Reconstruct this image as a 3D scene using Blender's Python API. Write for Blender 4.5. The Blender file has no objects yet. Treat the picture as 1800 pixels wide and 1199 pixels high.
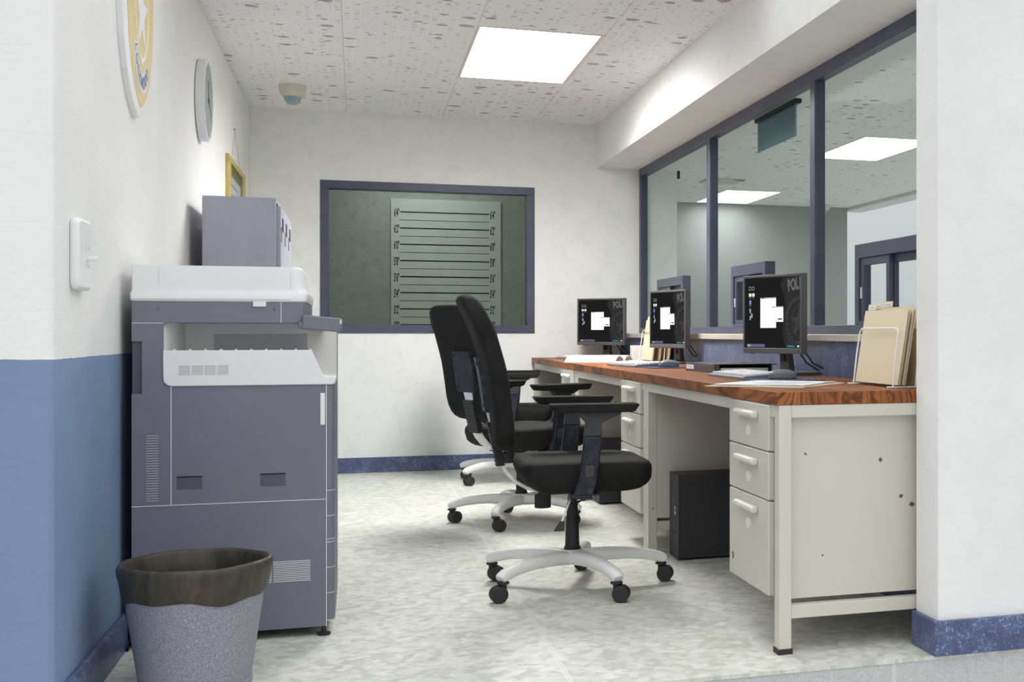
import bpy, bmesh, math, random
from mathutils import Vector, Matrix
random.seed(7)
SC = bpy.context.scene
COL = SC.collection
PI = math.pi
R = math.radians

# ------------------------------------------------------------------ scene settings
SC.view_settings.view_transform = 'Standard'
SC.view_settings.look = 'None'
SC.view_settings.gamma = 1.0
SC.view_settings.use_curve_mapping = False
SC.view_settings.exposure = 0.0
SC.display_settings.display_device = 'sRGB'

# ------------------------------------------------------------------ materials
def lin(c):
    return tuple((v / 12.92 if v <= 0.04045 else ((v + 0.055) / 1.055) ** 2.4) for v in [x / 255 for x in c])

class N:
    """small helper round one node tree"""
    def __init__(s, name):
        s.m = bpy.data.materials.new(name); s.m.use_nodes = True
        s.t = s.m.node_tree; s.t.nodes.clear()
        s.out = s.t.nodes.new('ShaderNodeOutputMaterial')
    def n(s, typ, **kw):
        nd = s.t.nodes.new(typ)
        for k, v in kw.items():
            if k.startswith('i_'):
                key = k[2:].replace('_', ' ')
                nd.inputs[key].default_value = v
            else:
                setattr(nd, k, v)
        return nd
    def l(s, a, b):
        s.t.links.new(a, b)
    def pos(s):
        return s.n('ShaderNodeNewGeometry').outputs['Position']
    def obj(s):
        return s.n('ShaderNodeTexCoord').outputs['Object']
    def mapping(s, vec, scale=(1, 1, 1), loc=(0, 0, 0), rot=(0, 0, 0)):
        m = s.n('ShaderNodeMapping'); m.inputs['Scale'].default_value = scale
        m.inputs['Location'].default_value = loc; m.inputs['Rotation'].default_value = rot
        s.l(vec, m.inputs['Vector']); return m.outputs['Vector']
    def noise(s, vec, scale, detail=3, rough=0.5, dist=0.0):
        nd = s.n('ShaderNodeTexNoise'); nd.inputs['Scale'].default_value = scale
        nd.inputs['Detail'].default_value = detail; nd.inputs['Roughness'].default_value = rough
        nd.inputs['Distortion'].default_value = dist
        s.l(vec, nd.inputs['Vector']); return nd.outputs['Fac']
    def ramp(s, fac, stops, interp='LINEAR'):
        r = s.n('ShaderNodeValToRGB'); r.color_ramp.interpolation = interp
        el = r.color_ramp.elements
        while len(el) < len(stops): el.new(0.5)
        for e, (p, c) in zip(el, stops):
            e.position = p; e.color = (c[0], c[1], c[2], 1) if len(c) == 3 else c
        s.l(fac, r.inputs['Fac']); return r.outputs['Color']
    def mix(s, fac, a, b, mode='MIX'):
        m = s.n('ShaderNodeMix', data_type='RGBA', blend_type=mode)
        for sock, v in ((m.inputs[0], fac), (m.inputs[6], a), (m.inputs[7], b)):
            if isinstance(v, (int, float)): sock.default_value = v
            elif isinstance(v, (tuple, list)): sock.default_value = (v[0], v[1], v[2], 1)
            else: s.l(v, sock)
        return m.outputs[2]
    def math(s, op, a, b=None, c=None):
        m = s.n('ShaderNodeMath', operation=op)
        for i, v in enumerate((a, b, c)):
            if v is None: continue
            if isinstance(v, (int, float)): m.inputs[i].default_value = v
            else: s.l(v, m.inputs[i])
        return m.outputs[0]
    def sep(s, vec):
        nd = s.n('ShaderNodeSeparateXYZ'); s.l(vec, nd.inputs[0]); return nd.outputs
    def comb(s, x, y, z):
        nd = s.n('ShaderNodeCombineXYZ')
        for i, v in enumerate((x, y, z)):
            if isinstance(v, (int, float)): nd.inputs[i].default_value = v
            else: s.l(v, nd.inputs[i])
        return nd.outputs[0]
    def bump(s, h, strength=0.2, dist=0.01):
        b = s.n('ShaderNodeBump'); b.inputs['Strength'].default_value = strength
        b.inputs['Distance'].default_value = dist; s.l(h, b.inputs['Height']); return b.outputs['Normal']
    def bsdf(s, col, rough=0.6, metal=0.0, normal=None, spec=0.5, emit=None, estr=0.0):
        p = s.n('ShaderNodeBsdfPrincipled')
        for key, v in (('Base Color', col), ('Roughness', rough), ('Metallic', metal)):
            if isinstance(v, (int, float)): p.inputs[key].default_value = v
            elif isinstance(v, (tuple, list)): p.inputs[key].default_value = (v[0], v[1], v[2], 1)
            else: s.l(v, p.inputs[key])
        p.inputs['Specular IOR Level'].default_value = spec
        if normal is not None: s.l(normal, p.inputs['Normal'])
        if emit is not None:
            p.inputs['Emission Color'].default_value = (*emit, 1); p.inputs['Emission Strength'].default_value = estr
        s.l(p.outputs[0], s.out.inputs[0]); return s.m

def mat_plain(name, col, rough=0.5, var=0.08, scale=30.0, bump=0.0, metal=0.0, spec=0.5):
    k = N(name); v = k.obj()
    f = k.noise(v, scale, 4, 0.6)
    lo = tuple(c * (1 - var) for c in col); hi = tuple(min(1, c * (1 + var)) for c in col)
    c = k.ramp(f, [(0.3, lo), (0.7, hi)])
    nm = k.bump(k.noise(v, scale * 12, 2), bump, 0.002) if bump else None
    return k.bsdf(c, rough, metal, nm, spec)

WHITE_WALL = (0.80, 0.80, 0.785)
def mat_stucco(name, col, dark, scale=1.0, bump=0.35, contrast=1.0):
    k = N(name); v = k.pos()
    big = k.noise(v, 1.6 * scale, 6, 0.62)
    fine = k.noise(v, 60 * scale, 4, 0.7)
    veins = k.noise(v, 9 * scale, 8, 0.72, 0.6)
    c = k.mix(k.ramp(big, [(0.35, (0, 0, 0)), (0.7, (1, 1, 1))]), dark, col)
    c = k.mix(k.math('MULTIPLY', k.ramp(veins, [(0.40, (1, 1, 1)), (0.50, (0, 0, 0))]), 0.28 * contrast), c, tuple(x * 0.86 for x in dark))
    h = k.math('ADD', k.math('MULTIPLY', fine, 0.6), k.math('MULTIPLY', veins, 0.8))
    return k.bsdf(c, 0.75, 0, k.bump(h, bump, 0.006), 0.25)

def mat_block(name, white, paint=None, zline=0.859, bump=0.5, bw=0.4, bh=0.2, zoff=0.032):
    """painted concrete block wall; paint = second colour below zline"""
    k = N(name); v = k.pos(); x, y, z = k.sep(v)
    u = k.math('ADD', x, y)
    br = k.n('ShaderNodeTexBrick'); br.inputs['Scale'].default_value = 1.0
    br.inputs['Brick Width'].default_value = bw; br.inputs['Row Height'].default_value = bh
    br.inputs['Mortar Size'].default_value = 0.004; br.inputs['Mortar Smooth'].default_value = 0.6
    br.inputs['Color1'].default_value = (1, 1, 1, 1); br.inputs['Color2'].default_value = (1, 1, 1, 1); br.inputs['Mortar'].default_value = (0, 0, 0, 1)
    wob = k.math('MULTIPLY', k.math('SUBTRACT', k.noise(v, 22, 3), 0.5), 0.012)
    k.l(k.comb(k.math('ADD', u, wob), k.math('ADD', k.math('ADD', z, wob), zoff), 0.0), br.inputs['Vector'])
    fine = k.noise(v, 70, 5, 0.65); mid = k.noise(v, 16, 4, 0.6)
    wear = k.noise(v, 3.0, 5, 0.6)
    w = k.mix(k.ramp(wear, [(0.35, (0, 0, 0)), (0.65, (1, 1, 1))]), tuple(c * 0.955 for c in white), white)
    if paint:
        b = k.mix(k.ramp(wear, [(0.35, (0, 0, 0)), (0.65, (1, 1, 1))]), tuple(c * 0.9 for c in paint), paint)
        chips = k.ramp(k.noise(v, 26, 6, 0.7), [(0.62, (0, 0, 0)), (0.74, (1, 1, 1))])
        b = k.mix(k.math('MULTIPLY', chips, 0.3), b, (0.42, 0.41, 0.38))
        edge = k.math('ADD', z, k.math('MULTIPLY', k.math('SUBTRACT', k.noise(v, 30, 2), 0.5), 0.004))
        w = k.mix(k.math('LESS_THAN', edge, zline), w, b)
    h = k.math('ADD', k.math('ADD', k.math('MULTIPLY', fine, 0.55), k.math('MULTIPLY', mid, 0.5)), k.math('MULTIPLY', br.outputs['Fac'], -0.07))
    return k.bsdf(w, 0.7, 0, k.bump(h, bump, 0.007), 0.25)

def mat_speckle(name, base, light, fleck, rough=0.35, scale=1.0, bumpy=0.0):
    k = N(name); v = k.obj()
    a = k.noise(v, 14 * scale, 6, 0.65, 0.4)
    c = k.mix(k.ramp(a, [(0.42, (0, 0, 0)), (0.70, (1, 1, 1))]), base, light)
    b = k.noise(v, 130 * scale, 3, 0.7)
    c = k.mix(k.ramp(k.math('ADD', k.math('MULTIPLY', b, 0.75), k.math('MULTIPLY', a, 0.25)), [(0.545, (0, 0, 0)), (0.65, (1, 1, 1))]), c, fleck)
    return k.bsdf(c, rough, 0, k.bump(b, 0.15, 0.002), 0.4)

def mat_ceiling(name):
    k = N(name); v = k.pos(); x, y, z = k.sep(v)
    def specks(scale, sx, thr, pw, seed, wob):
        vv = k.mapping(v, (scale * sx, scale, 1), (seed, seed * 1.7, 0))
        vo = k.n('ShaderNodeTexVoronoi'); vo.voronoi_dimensions = '2D'; vo.inputs['Scale'].default_value = 1.0
        wv = k.n('ShaderNodeVectorMath', operation='ADD')
        nz = k.n('ShaderNodeTexNoise'); nz.inputs['Scale'].default_value = 2.5; nz.inputs['Detail'].default_value = 2
        k.l(vv, nz.inputs['Vector'])
        sc = k.n('ShaderNodeVectorMath', operation='SCALE'); sc.inputs['Scale'].default_value = wob
        k.l(nz.outputs['Color'], sc.inputs[0]); k.l(vv, wv.inputs[0]); k.l(sc.outputs[0], wv.inputs[1])
        k.l(wv.outputs[0], vo.inputs['Vector'])
        rnd = k.sep(vo.outputs['Color'])[0]
        lim = k.math('MULTIPLY', k.math('POWER', rnd, pw), thr)
        return k.math('LESS_THAN', vo.outputs['Distance'], lim)
    s1 = specks(13, 0.75, 0.36, 7.0, 3.1, 0.35); s2 = specks(62, 0.8, 0.34, 2.5, 9.4, 0.3); s3 = specks(34, 0.7, 0.34, 4.5, 5.7, 0.4)
    base = k.mix(k.noise(v, 2.5, 4), (0.93, 0.93, 0.935), (0.95, 0.95, 0.95))
    c = k.mix(k.math('MULTIPLY', s2, 0.32), base, (0.30, 0.30, 0.30))
    c = k.mix(k.math('MULTIPLY', s3, 0.50), c, (0.24, 0.24, 0.24))
    c = k.mix(k.math('MULTIPLY', s1, 0.65), c, (0.20, 0.20, 0.20))
    # tile seams along the room
    fx = k.math('ABSOLUTE', k.math('SUBTRACT', k.math('FRACT', k.math('DIVIDE', k.math('ADD', x, 0.0665 + 0.3015 + 6.03), 0.603)), 0.5))
    seam = k.math('LESS_THAN', fx, 0.0035)
    c = k.mix(k.math('MULTIPLY', seam, 0.75), c, (0.60, 0.57, 0.48))
    fy = k.math('ABSOLUTE', k.math('SUBTRACT', k.math('FRACT', k.math('DIVIDE', k.math('ADD', y, -6.10 + 0.615 + 12.3), 1.23)), 0.5))
    c = k.mix(k.math('MULTIPLY', k.math('LESS_THAN', fy, 0.0012), 0.25), c, (0.6, 0.58, 0.5))
    h = k.math('ADD', k.math('MULTIPLY', s1, -1.0), k.math('MULTIPLY', s2, -0.5))
    return k.bsdf(c, 0.85, 0, k.bump(h, 0.3, 0.002), 0.2)

def mat_floor(name):
    k = N(name); v = k.pos(); x, y, z = k.sep(v)
    def cells(sc, sx, sy, off):
        vv = k.mapping(v, (sc * sx, sc * sy, 1), (off, off * 0.6, 0))
        nz = k.n('ShaderNodeTexNoise'); nz.inputs['Scale'].default_value = 1.6; nz.inputs['Detail'].default_value = 3
        k.l(vv, nz.inputs['Vector'])
        scl = k.n('ShaderNodeVectorMath', operation='SCALE'); scl.inputs['Scale'].default_value = 1.1
        k.l(nz.outputs['Color'], scl.inputs[0])
        ad = k.n('ShaderNodeVectorMath', operation='ADD'); k.l(vv, ad.inputs[0]); k.l(scl.outputs[0], ad.inputs[1])
        vo = k.n('ShaderNodeTexVoronoi'); vo.voronoi_dimensions = '2D'; vo.inputs['Scale'].default_value = 1.0
        k.l(ad.outputs[0], vo.inputs['Vector'])
        return k.sep(vo.outputs['Color'])[0]
    a = cells(44, 1.0, 1.0, 2.0); b = cells(27, 1.1, 0.9, 7.7)
    f = k.math('ADD', k.math('MULTIPLY', a, 0.6), k.math('MULTIPLY', b, 0.4))
    c = k.ramp(f, [(0.15, (0.50, 0.51, 0.44)), (0.5, (0.625, 0.635, 0.57)), (0.85, (0.73, 0.735, 0.685))])
    blot = k.noise(v, 1.7, 4, 0.55)
    c = k.mix(k.math('MULTIPLY', k.ramp(blot, [(0.4, (1, 1, 1)), (0.62, (0, 0, 0))]), 0.18), c, (0.52, 0.52, 0.44))
    fx = k.math('ABSOLUTE', k.math('SUBTRACT', k.math('FRACT', k.math('DIVIDE', k.math('ADD', x, -0.532 + 0.6 + 6), 1.2)), 0.5))
    fy = k.math('ABSOLUTE', k.math('SUBTRACT', k.math('FRACT', k.math('DIVIDE', k.math('ADD', y, -4.15 + 0.6 + 6), 1.2)), 0.5))
    s1 = k.math('LESS_THAN', fx, 0.0060); s2 = k.math('LESS_THAN', fx, 0.0012)
    c = k.mix(k.math('MULTIPLY', s1, 0.55), c, (0.76, 0.76, 0.76))
    c = k.mix(k.math('MULTIPLY', s2, 0.5), c, (0.5, 0.5, 0.48))
    c = k.mix(k.math('MULTIPLY', k.math('LESS_THAN', fy, 0.004), 0.2), c, (0.78, 0.78, 0.78))
    r = k.ramp(k.noise(v, 5, 4), [(0.3, (0.42, 0.42, 0.42)), (0.7, (0.6, 0.6, 0.6))])
    return k.bsdf(c, r, 0, None, 0.35)

def mat_wood(name):
    k = N(name); v = k.pos()
    vv = k.mapping(v, (1.0, 0.13, 0.45), (0.3, 0, 0.2))
    warp = k.n('ShaderNodeTexNoise'); warp.inputs['Scale'].default_value = 3.2; warp.inputs['Detail'].default_value = 3; k.l(vv, warp.inputs['Vector'])
    ad = k.n('ShaderNodeVectorMath', operation='MULTIPLY_ADD'); ad.inputs[1].default_value = (0.55, 0.55, 0.55)
    k.l(warp.outputs['Color'], ad.inputs[0]); k.l(vv, ad.inputs[2])
    def bands(sc, dist):
        wv = k.n('ShaderNodeTexWave', wave_type='BANDS', bands_direction='X')
        wv.inputs['Scale'].default_value = sc; wv.inputs['Distortion'].default_value = dist
        wv.inputs['Detail'].default_value = 4.0; wv.inputs['Detail Scale'].default_value = 2.0; wv.inputs['Detail Roughness'].default_value = 0.65
        k.l(ad.outputs[0], wv.inputs['Vector']); return wv.outputs['Fac']
    tone = k.noise(ad.outputs[0], 7, 5, 0.6)
    c = k.ramp(tone, [(0.3, (0.22, 0.070, 0.022)), (0.5, (0.34, 0.116, 0.036)), (0.7, (0.44, 0.168, 0.058))])
    v1 = k.ramp(bands(7.0, 5.0), [(0.02, (1, 1, 1)), (0.24, (0, 0, 0))])
    v2 = k.ramp(bands(17.0, 4.0), [(0.0, (1, 1, 1)), (0.30, (0, 0, 0))])
    c = k.mix(k.math('MULTIPLY', v1, 0.68), c, (0.052, 0.017, 0.008))
    c = k.mix(k.math('MULTIPLY', v2, 0.62), c, (0.105, 0.034, 0.014))
    grain = k.noise(k.mapping(v, (70, 4, 22)), 4, 4, 0.6)
    c = k.mix(k.math('MULTIPLY', k.ramp(grain, [(0.35, (1, 1, 1)), (0.6, (0, 0, 0))]), 0.25), c, (0.12, 0.04, 0.016))
    return k.bsdf(c, 0.5, 0, k.bump(grain, 0.06, 0.001), 0.2)

def mat_desk(name):
    k = N(name); v = k.pos()
    c = k.mix(k.noise(v, 3, 4), (0.605, 0.58, 0.505), (0.655, 0.63, 0.555))
    vo = k.n('ShaderNodeTexVoronoi'); vo.inputs['Scale'].default_value = 7.0
    nz = k.n('ShaderNodeTexNoise'); nz.inputs['Scale'].default_value = 40; k.l(v, nz.inputs['Vector'])
    ad = k.n('ShaderNodeVectorMath', operation='MULTIPLY_ADD'); ad.inputs[1].default_value = (0.02, 0.02, 0.02)
    k.l(nz.outputs['Color'], ad.inputs[0]); k.l(v, ad.inputs[2]); k.l(ad.outputs[0], vo.inputs['Vector'])
    rnd = k.sep(vo.outputs['Color'])[1]
    chip = k.math('LESS_THAN', vo.outputs['Distance'], k.math('MULTIPLY', k.math('POWER', rnd, 9.0), 0.09))
    c = k.mix(chip, c, (0.13, 0.085, 0.05))
    return k.bsdf(c, 0.45, 0, None, 0.4)

def mat_fabric(name, lo, hi):
    k = N(name); v = k.obj()
    a = k.noise(v, 9, 7, 0.68, 0.5)
    c = k.ramp(a, [(0.35, lo), (0.72, hi)])
    h = k.noise(v, 420, 2)
    return k.bsdf(c, 0.85, 0, k.bump(k.math('ADD', h, k.math('MULTIPLY', a, 1.5)), 0.25, 0.004), 0.25)

def mat_bin(name):
    k = N(name); v = k.obj()
    s = k.noise(v, 340, 2, 0.6)
    c = k.ramp(s, [(0.36, (0.19, 0.19, 0.23)), (0.52, (0.27, 0.27, 0.325)), (0.68, (0.42, 0.42, 0.49))])
    return k.bsdf(c, 0.55, 0, k.bump(s, 0.15, 0.001), 0.4)

def mat_bag(name):
    k = N(name); v = k.obj()
    a = k.noise(k.mapping(v, (1, 1, 0.35)), 17, 6, 0.65, 0.8); b = k.noise(k.mapping(v, (1, 1, .5)), 11, 5, 0.7, 0.5)
    c = k.ramp(a, [(0.3, (0.022, 0.022, 0.018)), (0.55, (0.055, 0.048, 0.034)), (0.75, (0.10, 0.078, 0.052))])
    c = k.mix(k.ramp(b, [(0.60, (0, 0, 0)), (0.78, (1, 1, 1))]), c, (0.13, 0.07, 0.038))
    return k.bsdf(c, 0.45, 0, k.bump(a, 0.5, 0.006), 0.4)

def mat_concrete(name):
    k = N(name); v = k.pos(); x, y, z = k.sep(v)
    s = k.noise(v, 120, 4, 0.7); b = k.noise(v, 5, 4)
    c = k.ramp(s, [(0.3, (0.42, 0.42, 0.415)), (0.7, (0.62, 0.62, 0.62))])
    c = k.mix(k.math('MULTIPLY', b, 0.3), c, (0.62, 0.61, 0.60))
    fx = k.math('ABSOLUTE', k.math('SUBTRACT', k.math('FRACT', k.math('DIVIDE', k.math('ADD', x, -1.428 + 0.4 + 8), 0.8)), 0.5))
    c = k.mix(k.math('LESS_THAN', fx, 0.007), c, (0.63, 0.63, 0.62))
    return k.bsdf(c, 0.85, 0, k.bump(s, 0.4, 0.004), 0.2)

def mat_frame(name):
    k = N(name); v = k.pos()
    a = k.noise(k.mapping(v, (1, 1, 2.0)), 5, 5, 0.6)
    c = k.ramp(a, [(0.3, (0.056, 0.061, 0.102)), (0.7, (0.082, 0.086, 0.136))])
    return k.bsdf(c, 0.4, 0, None, 0.45)

def mat_glass(name, tint, gloss=0.04):
    k = N(name)
    tr = k.n('ShaderNodeBsdfTransparent'); tr.inputs['Color'].default_value = (*tint, 1)
    gl = k.n('ShaderNodeBsdfGlossy'); gl.inputs['Roughness'].default_value = 0.0
    fr = k.n('ShaderNodeLayerWeight'); fr.inputs['Blend'].default_value = 0.5
    mx = k.n('ShaderNodeMixShader')
    f = k.math('MULTIPLY_ADD', k.math('POWER', fr.outputs['Facing'], 5.0), 0.5, 0.03)
    k.l(k.math('MULTIPLY', f, gloss), mx.inputs[0]); k.l(tr.outputs[0], mx.inputs[1]); k.l(gl.outputs[0], mx.inputs[2])
    k.l(mx.outputs[0], k.out.inputs[0]); return k.m

def mat_emit(name, col, strength):
    k = N(name)
    e = k.n('ShaderNodeEmission'); e.inputs['Color'].default_value = (*col, 1); e.inputs['Strength'].default_value = strength
    k.l(e.outputs[0], k.out.inputs[0]); return k.m

def mat_angle_glow(name, col, low, high):
    """lamp panel with an invented falloff: most of its light goes down, less sideways"""
    k = N(name); lw_ = k.n('ShaderNodeLayerWeight'); lw_.inputs['Blend'].default_value = 0.5
    mr = k.n('ShaderNodeMapRange', interpolation_type='SMOOTHSTEP')
    for q, v in enumerate((0.35, 0.95, high, low)): mr.inputs[q + 1].default_value = v
    k.l(lw_.outputs['Facing'], mr.inputs[0])  # glow follows viewing angle, added to keep the nearby beam from burning out
    e = k.n('ShaderNodeEmission'); e.inputs['Color'].default_value = (*col, 1); k.l(mr.outputs[0], e.inputs['Strength'])
    k.l(e.outputs[0], k.out.inputs[0]); return k.m

def mat_cardboard(name, col):
    k = N(name); v = k.obj()
    a = k.noise(k.mapping(v, (1, 1, 8)), 60, 3); b = k.noise(v, 4, 3)
    c = k.mix(a, tuple(x * 0.93 for x in col), col); c = k.mix(k.math('MULTIPLY', b, 0.15), c, tuple(x * 0.85 for x in col))
    return k.bsdf(c, 0.7, 0, None, 0.25)

LAMP = 37.0
M = dict(
    wall_back=mat_stucco('back_wall_plaster', (0.90, 0.90, 0.885), (0.84, 0.84, 0.82), 1.0, 0.35),
    wall_white=mat_stucco('white_plaster', (0.86, 0.86, 0.85), (0.81, 0.81, 0.80), 1.0, 0.4, 0.7),
    beam=mat_stucco('beam_plaster', (0.91, 0.905, 0.89), (0.87, 0.865, 0.85), 1.3, 0.25, 0.8),
    cell_wall=mat_stucco('far_room_plaster', (0.38, 0.395, 0.355), (0.315, 0.335, 0.31), 1.6, 1.0, 2.2),
    block_blue=mat_block('painted_blocks', (0.87, 0.87, 0.855), (0.205, 0.305, 0.465)),
    block_grey=mat_block('grey_blocks', (0.40, 0.405, 0.395), None, bump=0.5, bw=0.8, bh=0.3),
    speck_blue=mat_speckle('speckled_blue', (0.070, 0.092, 0.185), (0.105, 0.150, 0.29), (0.32, 0.37, 0.50)),
    speck_navy=mat_speckle('speckled_navy', (0.009, 0.010, 0.017), (0.022, 0.024, 0.042), (0.11, 0.12, 0.165), 0.5, 2.0),
    ceiling=mat_ceiling('ceiling_tile'), floor=mat_floor('flecked_floor'), concrete=mat_concrete('concrete_block'),
    frame=mat_frame('purple_grey_frame'),
    glass=mat_glass('tinted_glass', (0.865, 0.897, 0.890)), pane=mat_glass('window_pane', (0.775, 0.81, 0.795)), glass_clear=mat_glass('clear_glass', (0.95, 0.97, 0.965)),
    sill=mat_plain('sill_paint', (0.56, 0.54, 0.47), 0.5, 0.04, 4),
    lamp=mat_angle_glow('lamp_panel', (1.0, 0.99, 0.97), 11.5, LAMP), lamp_far=mat_angle_glow('far_lamp_panel', (0.97, 1.0, 1.0), 4.0, 9.0), lamp_cell=mat_emit('cell_lamp_panel', (0.97, 1.0, 0.97), 14.0),
    lamp_frame=mat_plain('lamp_frame', (0.75, 0.72, 0.66), 0.5, 0.04, 10),
    locker=mat_plain('locker_paint', (0.41, 0.41, 0.485), 0.45, 0.05, 12, 0.05), dark=mat_plain('dark_gap', (0.012, 0.012, 0.014), 0.6, 0.1, 20),
    copier=mat_plain('copier_grey', (0.190, 0.186, 0.240), 0.5, 0.04, 8, 0.06), copier_dark=mat_plain('copier_recess', (0.10, 0.10, 0.135), 0.5, 0.04, 8),
    plastic=mat_plain('white_plastic', (0.85, 0.85, 0.85), 0.4, 0.02, 8), plastic_in=mat_plain('grey_white_plastic', (0.86, 0.86, 0.84), 0.5, 0.03, 8),
    seamw=mat_plain('pale_seam', (0.72, 0.72, 0.74), 0.5, 0.02, 8), vent_line=mat_plain('vent_line', (0.55, 0.55, 0.57), 0.5, 0.02, 8), soft_line=mat_plain('soft_line', (0.60, 0.60, 0.60), 0.5, 0.02, 8),
    desk=mat_desk('cream_steel'), olive=mat_plain('olive_shade_panel', (0.09, 0.085, 0.06), 0.6, 0.06, 6), rust=mat_plain('bare_rust', (0.17, 0.115, 0.075), 0.7, 0.25, 80), desk_knob=mat_plain('cream_handle', (0.70, 0.68, 0.62), 0.4, 0.02, 8),
    wood=mat_wood('red_brown_wood'),
    fabric=mat_fabric('black_leather', (0.008, 0.008, 0.008), (0.021, 0.021, 0.020)),
    chair_dark=mat_plain('dark_grey_plastic', (0.045, 0.045, 0.05), 0.5, 0.15, 20, 0.1), rubber=mat_plain('black_rubber', (0.022, 0.022, 0.024), 0.6, 0.15, 30, 0.1),
    white_metal=mat_plain('white_metal', (0.88, 0.875, 0.86), 0.4, 0.05, 9),
    tower=mat_plain('tower_black', (0.042, 0.042, 0.047), 0.55, 0.25, 300, 0.15), monitor=mat_plain('monitor_grey', (0.105, 0.105, 0.108), 0.5, 0.08, 60, 0.08),
    device=mat_plain('device_grey', (0.165, 0.172, 0.205), 0.45, 0.05, 20), key=mat_plain('white_key', (0.72, 0.72, 0.72), 0.5, 0.03, 30), tray=mat_plain('tray_charcoal', (0.075, 0.077, 0.085), 0.5, 0.08, 30),
    pad=mat_speckle('navy_pad', (0.028, 0.035, 0.115), (0.04, 0.05, 0.15), (0.33, 0.30, 0.30), 0.6, 1.2),
    paper=mat_plain('paper_white', (0.80, 0.80, 0.79), 0.7, 0.02, 8), manila=mat_cardboard('manila_card', (0.82, 0.715, 0.515)), print=mat_plain('printed_grey', (0.35, 0.35, 0.42), 0.7, 0.05, 20),
    bin=mat_bin('speckled_bin'), bag=mat_bag('bin_bag'),
    brass=mat_plain('gilt_wood', (0.52, 0.41, 0.12), 0.45, 0.12, 18), mat_olive=mat_plain('olive_mount', (0.155, 0.135, 0.05), 0.7, 0.1, 20), certificate=mat_plain('pale_certificate', (0.42, 0.47, 0.48), 0.6, 0.05, 20),
    clock_face=mat_plain('clock_face', (0.30, 0.36, 0.38), 0.25, 0.05, 6), black=mat_plain('matte_black', (0.01, 0.01, 0.011), 0.5, 0.1, 20),
    sign_white=mat_plain('sign_white', (0.82, 0.82, 0.82), 0.45, 0.02, 6), sign_side=mat_plain('sign_edge', (0.66, 0.66, 0.67), 0.5, 0.02, 6), sign_gold=mat_plain('sign_gold', (0.71, 0.575, 0.26), 0.55, 0.05, 20), sign_blue=mat_plain('sign_blue', (0.11, 0.13, 0.33), 0.5, 0.05, 20), sign_grey=mat_plain('sign_band', (0.70, 0.70, 0.71), 0.5, 0.03, 20),
    dome_base=mat_plain('cream_plastic', (0.66, 0.62, 0.53), 0.5, 0.03, 20), dome_glass=mat_plain('blue_grey_dome', (0.30, 0.38, 0.46), 0.25, 0.03, 10),
    teal=mat_plain('teal_plate', (0.20, 0.33, 0.38), 0.4, 0.05, 10), chart=mat_plain('chart_paper', (0.50, 0.53, 0.50), 0.7, 0.03, 10), ink=mat_plain('chart_ink', (0.012, 0.013, 0.013), 0.7, 0.05, 20),
    screen=mat_emit('screen_dark', (0.0135, 0.0135, 0.0145), 1.0), scr_badge=mat_emit('screen_badge', (0.052, 0.051, 0.053), 1.0), scr_badge2=mat_emit('screen_badge_dim', (0.030, 0.029, 0.030), 1.0), scr_white=mat_emit('screen_window', (0.95, 0.95, 0.97), 1.15), scr_grey=mat_emit('screen_grey', (0.40, 0.40, 0.44), 1.0), scr_blue=mat_emit('screen_blue', (0.20, 0.25, 0.62), 1.0), scr_bar=mat_emit('screen_bar', (0.13, 0.13, 0.22), 1.0), scr_cyan=mat_emit('screen_cyan', (0.02, 0.30, 0.42), 1.0), scr_cream=mat_emit('screen_cream', (0.85, 0.80, 0.68), 1.0), scr_ink=mat_emit('screen_ink', (0.09, 0.09, 0.10), 1.0), scr_line=mat_emit('screen_line', (0.60, 0.60, 0.60), 1.0),
)

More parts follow.
